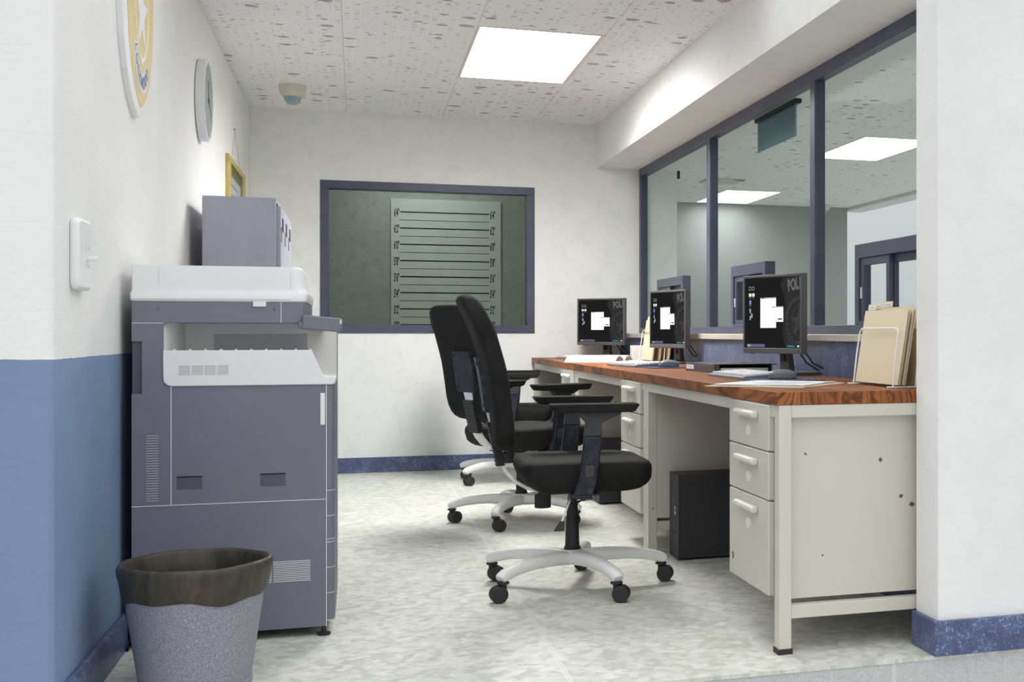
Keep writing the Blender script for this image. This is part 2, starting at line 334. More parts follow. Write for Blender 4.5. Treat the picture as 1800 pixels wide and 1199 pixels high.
# ------------------------------------------------------------------ mesh builder
class MB:
    def __init__(s):
        s.bm = bmesh.new(); s.mats = []; s.cur = 0
    def use(s, m):
        if m not in s.mats: s.mats.append(m)
        s.cur = s.mats.index(m); return s
    def _tag(s, n0):
        s.bm.faces.ensure_lookup_table()
        for f in s.bm.faces[n0:]: f.material_index = s.cur
    def box(s, x0, x1, y0, y1, z0, z1, mtx=None):
        n0 = len(s.bm.faces)
        vs = [s.bm.verts.new(Vector(p)) for p in ((x0, y0, z0), (x1, y0, z0), (x1, y1, z0), (x0, y1, z0), (x0, y0, z1), (x1, y0, z1), (x1, y1, z1), (x0, y1, z1))]
        for q in ((0, 3, 2, 1), (4, 5, 6, 7), (0, 1, 5, 4), (1, 2, 6, 5), (2, 3, 7, 6), (3, 0, 4, 7)): s.bm.faces.new([vs[i] for i in q])
        if mtx is not None:
            for v in vs: v.co = mtx @ v.co
        s._tag(n0); return s
    def prism(s, pts, a0, a1, axis='y', mtx=None):
        """extrude a 2-D outline along an axis: axis y -> pts are (x,z); x -> (y,z); z -> (x,y)"""
        n0 = len(s.bm.faces)
        def mk(p, a):
            return {'y': (p[0], a, p[1]), 'x': (a, p[0], p[1]), 'z': (p[0], p[1], a)}[axis]
        A = [s.bm.verts.new(Vector(mk(p, a0))) for p in pts]; B = [s.bm.verts.new(Vector(mk(p, a1))) for p in pts]
        n = len(pts)
        fs = [s.bm.faces.new(A), s.bm.faces.new(B[::-1])]
        for i in range(n): fs.append(s.bm.faces.new([A[i], B[i], B[(i + 1) % n], A[(i + 1) % n]]))
        if mtx is not None:
            for v in A + B: v.co = mtx @ v.co
        bmesh.ops.recalc_face_normals(s.bm, faces=fs)
        s._tag(n0); return s
    def loft(s, rings, cap=True, closed=False):
        n0 = len(s.bm.faces)
        V = [[s.bm.verts.new(Vector(p)) for p in r] for r in rings]
        n = len(rings[0]); fs = []
        for a, b in zip(V[:-1], V[1:]):
            for i in range(n): fs.append(s.bm.faces.new([a[i], a[(i + 1) % n], b[(i + 1) % n], b[i]]))
        if closed:
            a, b = V[-1], V[0]
            for i in range(n): fs.append(s.bm.faces.new([a[i], a[(i + 1) % n], b[(i + 1) % n], b[i]]))
        elif cap:
            fs.append(s.bm.faces.new(V[0][::-1])); fs.append(s.bm.faces.new(V[-1]))
        bmesh.ops.recalc_face_normals(s.bm, faces=fs)
        s._tag(n0); return s
    def cyl(s, c, r0, h, axis='z', r1=None, seg=24, mtx=None):
        """cylinder or cone starting at c, running h along axis"""
        r1 = r0 if r1 is None else r1
        rings = []
        for r, t in ((r0, 0), (r1, h)):
            ring = []
            for i in range(seg):
                a = 2 * PI * i / seg; u, v = r * math.cos(a), r * math.sin(a)
                p = {'z': (u, v, t), 'x': (t, u, v), 'y': (u, t, v)}[axis]
                p = Vector(c) + Vector(p)
                if mtx is not None: p = mtx @ p
                ring.append(p)
            rings.append(ring)
        return s.loft(rings)
    def lathe(s, prof, c=(0, 0, 0), seg=32, axis='z', cap=True):
        rings = []
        for r, t in prof:
            ring = []
            for i in range(seg):
                a = 2 * PI * i / seg; u, v = r * math.cos(a), r * math.sin(a)
                ring.append(Vector(c) + Vector({'z': (u, v, t), 'x': (t, u, v), 'y': (u, t, v)}[axis]))
            rings.append(ring)
        return s.loft(rings, cap)
    def tube(s, pts, r, seg=10, rx=None, up=(0, 0, 1), cap=True, power=2.0):
        """sweep an ellipse (r wide, rx high) along points"""
        pts = [Vector(p) for p in pts]; rings = []
        rs = r if isinstance(r, (list, tuple)) else [r] * len(pts)
        hs = rx if isinstance(rx, (list, tuple)) else [rx] * len(pts)
        for i, p in enumerate(pts):
            d = (pts[min(i + 1, len(pts) - 1)] - pts[max(i - 1, 0)]).normalized()
            u = Vector(up)
            side = d.cross(u)
            if side.length < 1e-4: side = d.cross(Vector((1, 0, 0)))
            side.normalize(); nrm = side.cross(d).normalized()
            w = rs[i]; hh = hs[i] if hs[i] is not None else w
            ring = []
            for j in range(seg):
                a = 2 * PI * j / seg; ca, sa = math.cos(a), math.sin(a)
                ca = math.copysign(abs(ca) ** (2 / power), ca); sa = math.copysign(abs(sa) ** (2 / power), sa)
                ring.append(p + side * (ca * w) + nrm * (sa * hh))
            rings.append(ring)
        return s.loft(rings, cap)
    def quad(s, pts):
        n0 = len(s.bm.faces); s.bm.faces.new([s.bm.verts.new(Vector(p)) for p in pts]); s._tag(n0); return s
    def merge_mesh(s, me, mtx):
        n0 = len(s.bm.faces); k0 = len(s.bm.verts)
        s.bm.from_mesh(me); s.bm.verts.ensure_lookup_table()
        for v in s.bm.verts[k0:]: v.co = mtx @ v.co
        s._tag(n0); return s
    def build(s, name, mat=None, parent=None, bevel=0.0, seg=2, smooth=True, angle=35, loc=None, sub=0):
        me = bpy.data.meshes.new(name)
        if mat is not None and not s.mats: s.mats = [mat]
        s.bm.to_mesh(me); s.bm.free()
        for m in s.mats: me.materials.append(m)
        if smooth:
            for p in me.polygons: p.use_smooth = True
            me.set_sharp_from_angle(angle=R(angle))
        o = bpy.data.objects.new(name, me); COL.objects.link(o)
        if parent is not None: o.parent = parent
        if loc is not None: o.location = loc
        if bevel:
            b = o.modifiers.new('edge', 'BEVEL'); b.width = bevel; b.segments = seg; b.limit_method = 'ANGLE'; b.angle_limit = R(40)
        if sub:
            u = o.modifiers.new('smooth', 'SUBSURF'); u.levels = sub; u.render_levels = sub
        return o

def text_mesh(txt, size, bold=0.0, align='CENTER', sx=1.0):
    cu = bpy.data.curves.new('t', 'FONT'); cu.body = txt; cu.size = size; cu.align_x = align; cu.align_y = 'CENTER'
    cu.offset = bold; cu.resolution_u = 3
    o = bpy.data.objects.new('t', cu); COL.objects.link(o)
    dg = bpy.context.evaluated_depsgraph_get()
    me = bpy.data.meshes.new_from_object(o.evaluated_get(dg))
    bpy.data.objects.remove(o); bpy.data.curves.remove(cu)
    if sx != 1.0:
        for v in me.vertices: v.co.x *= sx
    return me

def empty(name, label, cat, loc=(0, 0, 0), rz=0.0, group=None, kind=None):
    o = bpy.data.objects.new(name, None); COL.objects.link(o); o.empty_display_size = 0.1
    o.location = loc; o.rotation_euler = (0, 0, rz)
    return tag(o, label, cat, group, kind)
def tag(o, label, cat, group=None, kind=None):
    o['label'] = label; o['category'] = cat
    if group: o['group'] = group
    if kind: o['kind'] = kind
    return o
def struct(o, label, cat): return tag(o, label, cat, None, 'structure')
def dup(root, loc, rz, label, group=None):
    c = root.copy(); COL.objects.link(c); c.location = loc; c.rotation_euler = (0, 0, rz); c['label'] = label
    if group: c['group'] = group
    for ch in list(root.children):
        d = ch.copy(); COL.objects.link(d); d.parent = c
        for g in list(ch.children):
            e = g.copy(); COL.objects.link(e); e.parent = d
    return c

def arc(cx, cz, r, a0, a1, n):
    return [(cx + r * math.cos(R(a0 + (a1 - a0) * i / n)), cz + r * math.sin(R(a0 + (a1 - a0) * i / n))) for i in range(n + 1)]
def rrect(x0, x1, z0, z1, r, n=5):
    return arc(x1 - r, z1 - r, r, 0, 90, n) + arc(x0 + r, z1 - r, r, 90, 180, n) + arc(x0 + r, z0 + r, r, 180, 270, n) + arc(x1 - r, z0 + r, r, 270, 360, n)
def superring(cx, cy, z, a, b, p=4.0, n=40, fn=None):
    out = []
    for i in range(n):
        t = 2 * PI * i / n; c, s_ = math.cos(t), math.sin(t)
        out.append((cx + a * math.copysign(abs(c) ** (2 / p), c), cy + b * math.copysign(abs(s_) ** (2 / p), s_), z))
    return out

# ------------------------------------------------------------------ camera
cam = bpy.data.cameras.new('camera'); co = bpy.data.objects.new('camera', cam); COL.objects.link(co)
F, CX, Y0, H = 2214.4, 1400.0, 585.0, 0.92
YAW = math.atan((1400 - 628) / F)
cam.sensor_width = 36.0; cam.lens = F / 1800 * 36.0
cam.shift_x = (900 - CX) / 1800; cam.shift_y = (Y0 - 599.5) / 1800
co.location = (0, 0, H); co.rotation_euler = (PI / 2, 0, -YAW)
cam.clip_start = 0.05; cam.clip_end = 100
SC.camera = co

# ------------------------------------------------------------------ world: plain bright studio daylight round the cut-away room
w = bpy.data.worlds.new('surround'); SC.world = w; w.use_nodes = True
nt = w.node_tree; bg = nt.nodes['Background']; bg.inputs[0].default_value = (0.97, 0.985, 1.0, 1)
tc = nt.nodes.new('ShaderNodeTexCoord'); sx = nt.nodes.new('ShaderNodeSeparateXYZ'); mr = nt.nodes.new('ShaderNodeMapRange')
nt.links.new(tc.outputs['Generated'], sx.inputs[0]); nt.links.new(sx.outputs['Z'], mr.inputs[0])
# overcast sky: brighter overhead than at the horizon
for q, v in enumerate((0.0, 1.0, 0.70, 1.85)): mr.inputs[q + 1].default_value = v
nt.links.new(mr.outputs[0], bg.inputs[1])

# ------------------------------------------------------------------ shell
XL, YF, YB, ZC = -0.65, 3.257, 8.755, 2.367
XG = 1.877
YCF = 4.9      # the ceiling is only built over the part of the room the photo shows
b = MB(); b.box(-1.6, 5.6, YF, 13.9, -0.011, 0.0)
b.use(M['floor']); b.bm.clear(); b.mats = []
b.use(M['floor']).box(-1.6, 5.6, YF, 13.9, -0.011, 0.0).use(M['concrete']).box(-1.6, 5.6, YF + 0.003, 13.9, -0.8, -0.0112)
struct(b.build('floor'), 'pale green grey flecked vinyl floor on a concrete block base', 'floor')
b = MB(); b.use(M['ceiling']).box(XL - 0.8, 5.6, YCF, 13.9, ZC, ZC + 0.12)
struct(b.build('ceiling'), 'white acoustic tile ceiling with dark specks', 'ceiling')
b = MB(); b.use(M['block_blue']).box(-1.6, XL, YF, YB, 0.0, ZC)
struct(b.build('wall_left', bevel=0.012, seg=3), 'left block wall painted white above blue', 'wall')
# baseboard on the left wall, rounded nosing at the front
b = MB(); b.use(M['speck_blue'])
b.prism([(XL, 0), (XL + 0.02, 0), (XL + 0.02, 0.088), (XL + 0.013, 0.1), (XL, 0.1)], YF + 0.012, YB - 0.012, 'y')
struct(b.build('baseboard_left', bevel=0.004), 'dark blue speckled baseboard along the left wall', 'baseboard')

# back wall with a window hole, and the stub that carries on behind the glass screen
WX0, WX1, WZ0, WZ1 = -0.228, 1.149, 0.918, 1.915
b = MB(); b.use(M['wall_back'])
for x0, x1, z0, z1 in ((XL, WX0, 0, ZC), (WX1, 2.151, 0, ZC), (WX0, WX1, 0, WZ0), (WX0, WX1, WZ1, ZC)):
    b.box(x0, x1, YB, YB + 0.14, z0, z1)
bmesh.ops.remove_doubles(b.bm, verts=b.bm.verts, dist=1e-5)
struct(b.build('wall_back', smooth=False), 'white mottled plaster back wall around the viewing window', 'wall')
b = MB(); b.use(M['speck_blue']).box(XL + 0.02, 1.742, YB - 0.012, YB, 0.0, 0.1)
struct(b.build('baseboard_back', bevel=0.003), 'dark blue speckled baseboard along the back wall', 'baseboard')

# beam above the glass screen
b = MB(); b.use(M['beam']).box(1.581, 2.151, YF, YB, 2.071, ZC)
struct(b.build('trim_1'), 'deep plaster beam running above the glass partition', 'beam')
# front column and the wall that carries on to the right
b = MB(); b.use(M['wall_white']).box(1.562, 2.3, YF, 3.405, 0.0, ZC)
struct(b.build('wall_front', bevel=0.003), 'white plaster wall end in the right foreground', 'wall')
b = MB(); b.use(M['speck_blue']).prism([(1.547, 3.405), (1.547, YF - 0.014), (2.3, YF - 0.014), (2.3, YF), (1.562, YF), (1.562, 3.405)], 0.0, 0.1, 'z')
struct(b.build('baseboard_front', bevel=0.003), 'blue speckled baseboard around the foot of the foreground wall end', 'baseboard')
# low wall under the glass
b = MB(); b.use(M['speck_blue']).box(1.744, 2.151, 3.405, YB, 0.0, 0.886)
struct(b.build('wall_right'), 'blue speckled low wall behind the desks', 'wall')
b = MB(); b.use(M['sill']).box(1.728, 2.16, 3.405, YB, 0.886, 0.914)
struct(b.build('trim_2', bevel=0.003), 'cream window sill under the glass partition', 'sill')

# ------------------------------------------------------------------ back window and the room behind it
t = empty('window_1', 'purple grey framed viewing window in the back wall', 'window', ((WX0 + WX1) / 2, YB, WZ0), 0, None, 'structure')
def lw(o):      # build in world coordinates, keep under parent
    p = o.parent; o.matrix_parent_inverse = Matrix.Translation(-p.location) if p.rotation_euler.z == 0 else (Matrix.Translation(p.location) @ Matrix.Rotation(p.rotation_euler.z, 4, 'Z')).inverted()
    return o
fw = 0.052
b = MB(); b.use(M['frame'])
b.box(WX0, WX1, YB - 0.008, YB + 0.10, WZ1 - fw, WZ1).box(WX0, WX1, YB - 0.008, YB + 0.10, WZ0, WZ0 + fw)
b.box(WX0, WX0 + fw, YB - 0.008, YB + 0.10, WZ0 + fw, WZ1 - fw).box(WX1 - fw, WX1, YB - 0.008, YB + 0.10, WZ0 + fw, WZ1 - fw)
lw(b.build('window_frame', parent=t, bevel=0.002))
b = MB(); b.use(M['pane']).box(WX0 + fw - 0.005, WX1 - fw + 0.005, YB + 0.05, YB + 0.056, WZ0 + fw - 0.005, WZ1 - fw + 0.005)
lw(b.build('pane', parent=t, smooth=False))

YC = 10.0
b = MB(); b.use(M['cell_wall']).box(XL - 0.8, 2.151, YC, YC + 0.1, 0, ZC)
struct(b.build('wall_viewing_room'), 'grey green rough plaster wall seen through the viewing window', 'wall')
b = MB(); b.use(M['cell_wall']).box(XL - 0.9, XL - 0.8, YB + 0.14, YC, 0, ZC)
struct(b.build('wall_viewing_room_left'), 'left side wall of the room behind the viewing window', 'wall')
b = MB(); b.use(M['block_grey']).box(2.051, 2.151, YB + 0.14, 13.6, 0, ZC)
struct(b.build('wall_corridor_left'), 'block wall dividing the viewing room from the lobby', 'wall')
# height chart
t = empty('height_chart', 'pale grey height chart with black lines on the wall behind the viewing window', 'chart', (0.646, YC - 0.004, 0.0))
b = MB(); b.use(M['chart']).box(0.24, 1.052, YC - 0.016, YC - 0.0015, 0.0, 1.936)
lw(b.build('paper', parent=t))
b = MB(); b.use(M['ink'])
zs = [1.835, 1.713, 1.590, 1.467, 1.345, 1.224, 1.101, 0.980, 0.857]
labs = ["6'4\"", "6'2\"", "6'0\"", "5'8\"", "5'6\"", "5'4\"", "5'2\"", "5'0\"", "4'8\""]
yp = YC - 0.0172
for i, (z, s_) in enumerate(zip(zs, labs)):
    b.box(0.306, 0.964, yp, YC - 0.0155, z - 0.0048, z + 0.0048)
    if i < 8: b.box(0.306, 0.964, yp, YC - 0.0155, z - 0.061 - 0.0018, z - 0.061 + 0.0018)
    me = text_mesh(s_, 0.085, 0.0022, 'CENTER', 0.29)
    for xx in (0.281, 0.990):
        b.merge_mesh(me, Matrix.Translation((xx, yp, z - 0.010)) @ Matrix.Rotation(PI / 2, 4, 'X'))
lw(b.build('printed_scale', parent=t, smooth=False))

# ------------------------------------------------------------------ lobby beyond the glass screen
b = MB(); b.use(M['block_grey']).box(2.151, 5.365, 13.6, 13.75, 0, ZC)
struct(b.build('wall_lobby'), 'grey block wall at the far end of the lobby beyond the glass', 'wall')
b = MB(); b.use(M['wall_white']).box(5.365, 5.6, 3.405, 13.75, ZC - 0.035, ZC)
struct(b.build('trim_3'), 'plaster edge strip where the lobby ceiling ends', 'trim')

# glass partition: frame, mullions, panes
t = empty('window_2', 'long purple grey framed glass partition above the desks', 'window', (XG, 6.0, 0.914), 0, None, 'structure')
XF1 = XG + 0.05
b = MB(); b.use(M['frame'])
b.box(XG, XF1, 3.405, YB, 2.017, 2.071).box(XG, XF1, 3.405, YB, 0.914, 0.952)
b.box(XG, XF1, YB - 0.055, YB, 0.952, 2.017).box(XG, XF1, 3.405, 3.46, 0.952, 2.017)
lw(b.build('window_frame', parent=t, bevel=0.002))
mull = [(5.145, 5.205), (6.872, 6.942)]
for y0, y1 in mull:
    b = MB(); b.use(M['frame']).box(XG, XF1, y0, y1, 0.952, 2.017); lw(b.build('mullion', parent=t, bevel=0.002))
SL = [(4.02, 4.673), (5.846, 6.435), (7.50, 8.19)]
edges = [3.46, 5.145, 5.205, 6.872, 6.942, YB - 0.055]
ZS = 1.270
for k_ in range(3):
    y0, y1 = edges[2 * k_] - 0.004, edges[2 * k_ + 1] + 0.004; s0, s1 = SL[k_]
    b = MB(); b.use(M['glass'])
    # one pane with the ticket window cut out of its foot
    b.prism([(y0, 0.948), (s0, 0.948), (s0, ZS), (s1, ZS), (s1, 0.948), (y1, 0.948), (y1, 2.021), (y0, 2.021)], XG + 0.006, XG + 0.012, 'x')
    lw(b.build('pane', parent=t, smooth=False))
slab = ['sliding ticket window nearest the foreground wall end, beside the manila folders', 'sliding ticket window behind the nearest monitor', 'sliding ticket window behind the second monitor, nearest the back wall']
for k_, (s0, s1) in enumerate(SL):
    t = empty('window_%d' % (k_ + 3), 'purple grey ' + slab[k_], 'ticket window', (XG, (s0 + s1) / 2, 0.952), 0, None, 'structure')
    b = MB(); b.use(M['frame'])
    e = 0.042
    b.box(XG - 0.002, XF1 + 0.002, s0, s1, ZS - 0.055, ZS).box(XG - 0.002, XF1 + 0.002, s0, s0 + e, 0.952, ZS - 0.055).box(XG - 0.002, XF1 + 0.002, s1 - e, s1, 0.952, ZS - 0.055).box(XG - 0.002, XF1 + 0.002, s0 + e, s1 - e, 0.952, 0.966)
    lw(b.build('window_frame', parent=t, bevel=0.002))
    mid = (s0 + s1) / 2 + 0.01
    for q, (a0, a1, xo) in enumerate(((s0 + e, mid + 0.012, 0.026), (mid - 0.012, s1 - e, 0.006))):
        b = MB(); b.use(M['frame']); f2 = 0.030; z0, z1 = 0.966, ZS - 0.055
        xa, xb = XG + xo, XG + xo + 0.018
        b.box(xa, xb, a0, a1, z1 - f2, z1).box(xa, xb, a0, a1, z0, z0 + 0.02).box(xa, xb, a0, a0 + f2, z0 + 0.02, z1 - f2).box(xa, xb, a1 - f2, a1, z0 + 0.02, z1 - f2)
        sash = lw(b.build('sash', parent=t, bevel=0.0015))
        b = MB(); b.use(M['glass']).box(XG + xo + 0.006, XG + xo + 0.011, a0 + f2 - 0.003, a1 - f2 + 0.003, z0 + 0.017, z1 - f2 + 0.003)
        b.build('sash_glass', parent=sash, smooth=False)
        if q == 1:
            b = MB(); b.use(M['white_metal']).box(xa - 0.006, xa + 0.001, a1 - 0.019, a1 - 0.012, 1.055, 1.10)
            b.build('latch', parent=sash, bevel=0.001)

# hanging sign behind the glass
t = empty('hanging_sign', 'blank teal sign plate hanging from a black bar behind the glass', 'sign', (2.045, 6.17, 2.05))
b = MB(); b.use(M['black']).box(2.026, 2.062, 5.835, 6.50, 2.050, 2.071); lw(b.build('mounting_bar', parent=t, bevel=0.002))
b = MB(); b.use(M['teal']).box(2.041, 2.049, 5.874, 6.49, 1.892, 2.051); lw(b.build('sign_plate', parent=t, bevel=0.001))
b = MB(); b.use(M['black']).box(2.151, 2.175, 8.76, 8.79, 2.02, 2.075)
tag(b.build('wall_bracket', bevel=0.002), 'small black bracket on the corner of the stub wall behind the glass', 'bracket')
t = empty('ceiling_vent', 'thin beige vent strip in the lobby ceiling behind the glass', 'vent', (3.26, 11.55, ZC))
b = MB(); b.use(M['dome_base']).box(3.10, 3.46, 11.35, 11.72, ZC - 0.012, ZC); lw(b.build('vent_frame', parent=t, bevel=0.002))
b = MB(); b.use(M['dark']).box(3.36, 3.45, 11.36, 11.40, ZC - 0.0135, ZC - 0.0115)
lw(b.build('slot', parent=t))

# ------------------------------------------------------------------ lamps
def ceiling_light(x0, x1, y0, y1, mat, label):
    t = empty('ceiling_light', label, 'ceiling light', ((x0 + x1) / 2, (y0 + y1) / 2, ZC), 0, 'recessed ceiling light panels')
    b = MB(); b.use(M['lamp_frame']); f = 0.010
    b.box(x0 - f, x1 + f, y0 - f, y0, ZC - 0.004, ZC).box(x0 - f, x1 + f, y1, y1 + f, ZC - 0.004, ZC).box(x0 - f, x0, y0, y1, ZC - 0.004, ZC).box(x1, x1 + f, y0, y1, ZC - 0.004, ZC)
    lw(b.build('frame', parent=t))
    b = MB(); b.use(mat).box(x0, x1, y0, y1, ZC - 0.004, ZC - 0.0005)
    lw(b.build('diffuser', parent=t, smooth=False)); return t
ceiling_light(0.549, 1.118, 6.105, 7.325, M['lamp'], 'bright ceiling light panel of the front room, above the chairs')
ceiling_light(3.54, 4.11, 8.60, 9.765, M['lamp_far'], 'bright ceiling light panel behind the glass, nearer the foreground wall end')
ceiling_light(3.535, 4.11, 12.28, 13.485, M['lamp_far'], 'bright ceiling light panel behind the glass, farther back by the block wall')
ceiling_light(0.2, 0.7, 9.05, 9.6, M['lamp_cell'], 'small ceiling light panel inside the room behind the viewing window')

def dome_camera(loc, label):
    t = empty('dome_camera', label, 'security camera', loc, 0, 'ceiling dome cameras')
    b = MB(); b.use(M['dome_base']).lathe([(0.0755, 0), (0.0755, -0.03), (0.070, -0.045), (0.062, -0.060), (0.055, -0.068), (0.03, -0.068)], seg=40)
    b.build('base', parent=t)
    b = MB(); b.use(M['dome_glass']).lathe([(0.0485 * math.cos(R(a)), -0.066 - 0.0485 * math.sin(R(a))) for a in (0, 15, 30, 45, 60, 75, 87)], seg=36)
    b.build('dome', parent=t); return t
dc = dome_camera((-0.357, 7.93, ZC), 'cream dome camera on the ceiling above the locker')
dup(dc, (4.975, 13.35, ZC), 0, 'cream dome camera at the lobby ceiling edge seen through the glass')

# ------------------------------------------------------------------ things on the left wall
# badge shaped sign
XS = -0.633
t = empty('badge_sign', 'large white shield sign with gold badge and white star on the left wall', 'wall sign', (XL, 4.305, 1.585))
def shield(cy, cz, sc, lowz=1.0):
    # half outline from the tip up to the top, in (dy, dz)
    half = [(y, z * lowz / sc if z < 0 else z) for y, z in ((0, -0.300), (0.055, -0.283), (0.125, -0.252), (0.200, -0.190), (0.255, -0.105), (0.285, 0.0), (0.298, 0.11), (0.296, 0.2), (0.275, 0.27), (0.30, 0.33), (0.24, 0.41), (0.17, 0.385), (0.08, 0.42), (0, 0.45))]
    pts = [(cy + y * sc, cz + z * sc) for y, z in half] + [(cy - y * sc, cz + z * sc) for y, z in half[-2:0:-1]]
    return pts
b = MB(); b.use(M['sign_white']); b.prism(shield(4.310, 1.890, 1.0, 1.033), XL, XS, 'x')
lw(b.build('board', parent=t, bevel=0.0015, smooth=False))
b = MB(); b.use(M['sign_gold']); b.prism(shield(4.347, 1.893, 0.845, 0.925), XS - 0.001, XS + 0.0015, 'x')
badge = lw(b.build('gold_badge', parent=t, smooth=False))
def ringx(b, cy, cz, r0, r1, x0, x1, a0=0, a1=360, n=48, sy=1.0):
    for i in range(n):
        p = [(cy + sy * r * math.cos(R(a)), cz + r * math.sin(R(a))) for r, a in ((r0, a0 + (a1 - a0) * i / n), (r1, a0 + (a1 - a0) * i / n), (r1, a0 + (a1 - a0) * (i + 1) / n), (r0, a0 + (a1 - a0) * (i + 1) / n))]
        b.prism(p, x0, x1, 'x')
b = MB(); b.use(M['sign_white'])
SCY, SCZ = 4.361, 1.910
ringx(b, SCY, SCZ, 0.137, 0.147, XS, XS + 0.003, sy=0.85)
star = []
for i in range(10):
    r = 0.121 if i % 2 == 0 else 0.048
    a = R(90 + 36 * i); star.append((SCY + r * math.cos(a) * 0.9, SCZ + r * math.sin(a)))
b.prism(star, XS, XS + 0.003, 'x')
b.prism([(SCY - 0.035, 1.770), (SCY, 1.748), (SCY + 0.035, 1.770)], XS, XS + 0.0034, 'x')
b.build('star_emblem', parent=badge, smooth=False)
b = MB(); b.use(M['sign_grey']); ringx(b, SCY, 1.812, 0.088, 0.150, XS, XS + 0.0028, 184, 330, 30, 1.0)
b.build('banner', parent=badge, smooth=False)
b = MB(); b.use(M['sign_blue'])
word = 'LOCKWOOD'
for i, ch in enumerate(word):
    a = R(193 + 128 * i / (len(word) - 1))
    me = text_mesh(ch, 0.054, 0.0010, 'CENTER', 0.8)
    # lettering faces +X: local x -> +Y, local y -> +Z
    mt = Matrix.Translation((XS + 0.0036, SCY + 0.119 * math.cos(a), 1.812 + 0.119 * math.sin(a))) @ Matrix(((0, 0, 1, 0), (1, 0, 0, 0), (0, 1, 0, 0), (0, 0, 0, 1))) @ Matrix.Rotation(a + PI / 2, 4, 'Z')
    b.merge_mesh(me, mt)
b.build('lettering', parent=badge, smooth=False)

# clock
t = empty('wall_clock', 'round white rimmed wall clock with grey face on the left wall', 'clock', (XL, 6.035, 1.933))
b = MB(); b.use(M['plastic']).lathe([(0.172, 0.0), (0.178, 0.004), (0.178, 0.037), (0.176, 0.040), (0.168, 0.040), (0.166, 0.0365), (0.05, 0.0365)], seg=64, axis='x')
b.build('rim', parent=t)
b = MB(); b.use(M['clock_face']).cyl((0.0362, 0, 0), 0.1655, 0.001, 'x', seg=64)
b.use(M['black'])
for i in range(12):
    a = R(30 * i); m_ = Matrix.Rotation(a, 4, 'X'); b.box(0.0370, 0.0376, -0.0025, 0.0025, 0.135, 0.153, m_)
b.build('dial', parent=t)
for ln, wd, a in ((0.085, 0.004, 12), (0.12, 0.003, -118)):
    b = MB(); b.use(M['black']).box(0.0385, 0.0395, -wd, wd, -0.02, ln, Matrix.Rotation(R(a), 4, 'X')); b.build('hand', parent=t)
b = MB(); b.use(M['black']).cyl((0.037, 0, 0), 0.008, 0.004, 'x', seg=16); b.build('hub', parent=t)

# framed certificate hung on a cord
t = empty('picture_frame', 'gold framed certificate hung on a wire on the left wall by the locker', 'framed picture', (XL, 7.70, 1.16))
PY0, PY1, PZ0, PZ1 = 7.185, 8.215, 1.16, 1.858
fv, fh, XP = 0.14, 0.030, -0.633
b = MB(); b.use(M['brass'])
b.box(XL, XP, PY0, PY1, PZ1 - fh, PZ1).box(XL, XP, PY0, PY1, PZ0, PZ0 + fh).box(XL, XP, PY0, PY0 + fv, PZ0 + fh, PZ1 - fh).box(XL, XP, PY1 - fv, PY1, PZ0 + fh, PZ1 - fh)
lw(b.build('frame', parent=t, bevel=0.002))
b = MB(); b.use(M['mat_olive']).box(XL, -0.641, PY0 + fv - 0.002, PY1 - fv + 0.002, PZ0 + fh - 0.002, PZ1 - fh + 0.002); lw(b.build('mount', parent=t))
b = MB(); b.use(M['certificate']).box(XL, -0.6395, PY0 + fv + 0.005, PY1 - fv - 0.10, PZ0 + 0.12, PZ1 - fh - 0.065)
b.use(M['ink'])
for i in range(4): b.box(XL, -0.639, PY0 + 0.20, PY1 - 0.42 - 0.03 * i, PZ1 - 0.145 - i * 0.05, PZ1 - 0.1405 - i * 0.05)
lw(b.build('certificate', parent=t))
b = MB(); b.use(M['vent_line'])
b.tube([(XL + 0.009, 7.42, PZ1 - 0.002), (XL + 0.004, 7.665, 2.052), (XL + 0.009, 7.92, PZ1 - 0.002)], 0.0015, 6)
b.use(M['black']).cyl((XL, 7.665, 2.054), 0.003, 0.008, 'x', seg=10)
lw(b.build('hanging_wire', parent=t))

# light switch
t = empty('light_switch', 'white double light switch box with toggle on the left wall', 'light switch', (XL, 3.5, 1.11))
b = MB(); b.use(M['plastic']).prism(rrect(3.413, 3.565, 1.024, 1.198, 0.022), XL, XL + 0.022, 'x'); lw(b.build('plate', parent=t, bevel=0.008, seg=3))
b = MB(); b.use(M['plastic']).box(XL + 0.021, XL + 0.045, 3.503, 3.513, 1.098, 1.108, None); lw(b.build('toggle', parent=t, bevel=0.002))
for yy in (3.49, 3.528):
    for zz in (1.085, 1.128): 
        b = MB(); b.use(M['vent_line']).cyl((XL + 0.0215, yy, zz), 0.004, 0.0012, 'x', seg=10); lw(b.build('screw', parent=t))

# ------------------------------------------------------------------ locker
t = empty('locker', 'grey purple metal locker with three doors behind the photocopier', 'locker', (-0.45, 6.1, 0))
LX0, LX1, LY0, LY1, LZ = -0.598, -0.318, 5.65, 6.557, 1.481
b = MB(); b.use(M['locker']).box(LX0, LX1, LY0, LY1, 0.0, LZ); lw(b.build('body', parent=t, bevel=0.003))
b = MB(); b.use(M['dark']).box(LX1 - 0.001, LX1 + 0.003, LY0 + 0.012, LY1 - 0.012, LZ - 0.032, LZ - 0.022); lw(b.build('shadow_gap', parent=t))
dw = (LY1 - LY0 - 0.03) / 3
for i in range(3):
    y0 = LY0 + 0.015 + i * dw
    b = MB(); b.use(M['locker']).box(LX1, LX1 + 0.017, y0 + 0.004, y0 + dw - 0.004, 0.04, LZ - 0.034)
    d = lw(b.build('door', parent=t, bevel=0.002))
    b = MB(); b.use(M['dark'])
    b.box(LX1 + 0.0165, LX1 + 0.0185, y0 + 0.10, y0 + 0.20, LZ - 0.13, LZ - 0.075)
    b.box(LX1 + 0.0165, LX1 + 0.0185, y0 + 0.03, y0 + 0.055, LZ - 0.18, LZ - 0.12)
    b.build('vent', parent=d)

